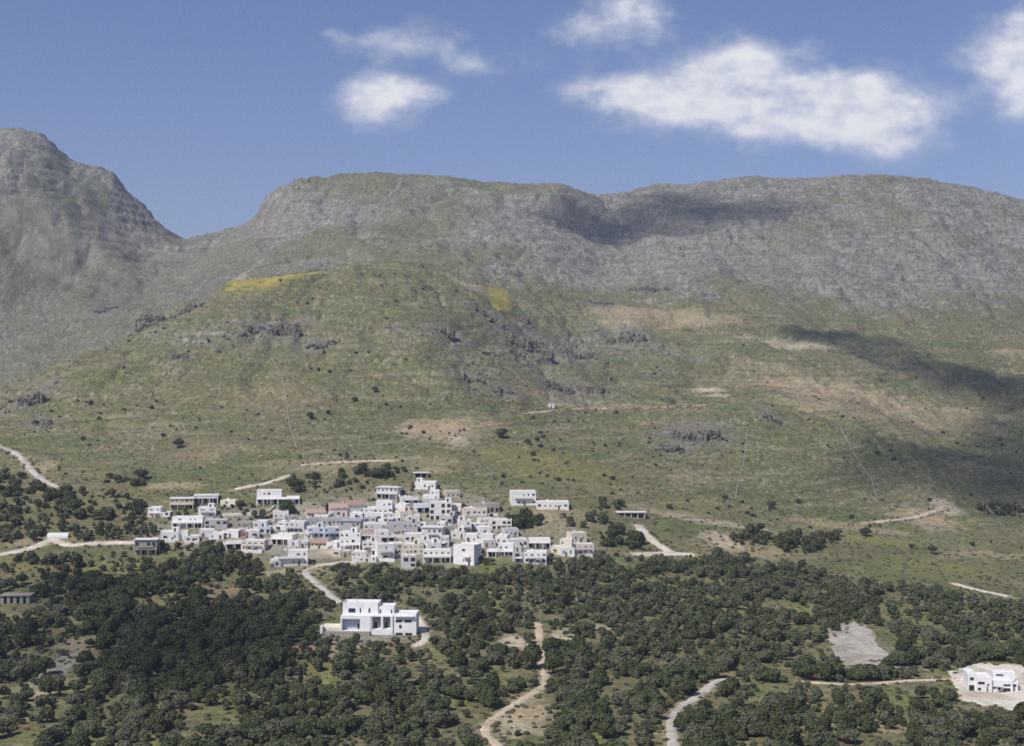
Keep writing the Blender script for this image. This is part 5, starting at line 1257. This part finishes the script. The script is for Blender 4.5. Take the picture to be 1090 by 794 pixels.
for cx, cy, rx, ry, a in CLOUDS:
    s1 = nt.nodes.new('ShaderNodeVectorMath'); s1.operation = 'SUBTRACT'; nt.links.new(pos.outputs[0], s1.inputs[0]); s1.inputs[1].default_value = ((cx - CX) / F, (CY - cy) / F, 0)
    s2 = nt.nodes.new('ShaderNodeVectorMath'); s2.operation = 'MULTIPLY'; nt.links.new(s1.outputs[0], s2.inputs[0]); s2.inputs[1].default_value = (F / rx, F / ry, 0)
    s3 = nt.nodes.new('ShaderNodeVectorMath'); s3.operation = 'DOT_PRODUCT'; nt.links.new(s2.outputs[0], s3.inputs[0]); nt.links.new(s2.outputs[0], s3.inputs[1])
    g = math_('MULTIPLY', math_('EXPONENT', math_('MULTIPLY', s3.outputs['Value'], -1.1)), a)
    acc = g if acc is None else math_('ADD', acc, g)
acc = math_('MINIMUM', acc, 1.25)
nz = math_('ADD', math_('MULTIPLY_ADD', nA.outputs['Fac'], 1.5, -.75), math_('MULTIPLY_ADD', nB.outputs['Fac'], .7, -.35))
dn = math_('ADD', acc, math_('MULTIPLY', nz, math_('MULTIPLY_ADD', acc, .8, .45)))
mr = nt.nodes.new('ShaderNodeMapRange'); mr.interpolation_type = 'SMOOTHSTEP'; nt.links.new(dn, mr.inputs['Value']); mr.inputs['From Min'].default_value = .1; mr.inputs['From Max'].default_value = 1.55
gate = math_('GREATER_THAN', sep.outputs['Y'], .06)
cm = math_('MULTIPLY', mr.outputs[0], gate)
cm = math_('MULTIPLY', cm, .93)
nA2 = wnoise(22, 7, .62, (-.007, .012, 0)); nC = wnoise(42, 6, .55, (3.3, .4, 0)); nC2 = wnoise(42, 6, .55, (3.296, .407, 0))
shd = math_('ADD', math_('MULTIPLY', math_('SUBTRACT', nA.outputs['Fac'], nA2.outputs['Fac']), .9), math_('MULTIPLY', math_('SUBTRACT', nC.outputs['Fac'], nC2.outputs['Fac']), .5))  # billow shading painted into the cloud colour from noise shifted sunwards
shd = math_('ADD', shd, math_('MULTIPLY_ADD', mr.outputs[0], .38, .42), clamp=True)
rc_ = nt.nodes.new('ShaderNodeValToRGB'); rc_.color_ramp.elements[0].position = .25; rc_.color_ramp.elements[1].position = .9
CLW = 0.76 / SKY
rc_.color_ramp.elements[0].color = (.74, .77, .88, 1); rc_.color_ramp.elements[1].color = (1.0, 1.0, 1.02, 1); nt.links.new(shd, rc_.inputs['Fac'])
cw = nt.nodes.new('ShaderNodeVectorMath'); cw.operation = 'SCALE'; cw.inputs['Scale'].default_value = CLW; nt.links.new(rc_.outputs['Color'], cw.inputs[0])
sk = nt.nodes.new('ShaderNodeVectorMath'); sk.operation = 'MULTIPLY'; nt.links.new(sky.outputs['Color'], sk.inputs[0]); sk.inputs[1].default_value = (.98, .87, 1.04)
fin = nt.nodes.new('ShaderNodeMix'); fin.data_type = 'RGBA'; nt.links.new(cm, fin.inputs[0]); nt.links.new(sk.outputs[0], fin.inputs[6]); nt.links.new(cw.outputs[0], fin.inputs[7])
nt.links.new(fin.outputs[2], bg.inputs['Color'])

sl = bpy.data.lights.new('sun', 'SUN'); sl.energy = 3.8; sl.angle = R(.53); sl.color = (1.0, .955, .89)
so = bpy.data.objects.new('sun', sl); C.objects.link(so)
from mathutils import Vector
so.rotation_euler = Vector(tuple(S)).to_track_quat('Z', 'Y').to_euler(); so.location = (0, 0, 900)

cam = bpy.data.cameras.new('camera'); co = bpy.data.objects.new('camera', cam); C.objects.link(co)
co.location = (0, 0, HC); co.rotation_euler = (R(90), 0, 0)
cam.sensor_fit = 'HORIZONTAL'; cam.sensor_width = 36; cam.lens = 36 * F / 1090.0; cam.clip_start = 1; cam.clip_end = 20000
sc.camera = co
sc.view_settings.view_transform = 'Standard'; sc.view_settings.look = 'None'; sc.view_settings.exposure = 0.27; sc.view_settings.gamma = 1
sc.render.engine = 'CYCLES'
sc.cycles.use_denoising = False; sc.cycles.max_bounces = 5; sc.cycles.diffuse_bounces = 2; sc.cycles.volume_bounces = 0; sc.cycles.transparent_max_bounces = 12
sc.cycles.filter_width = 1.6
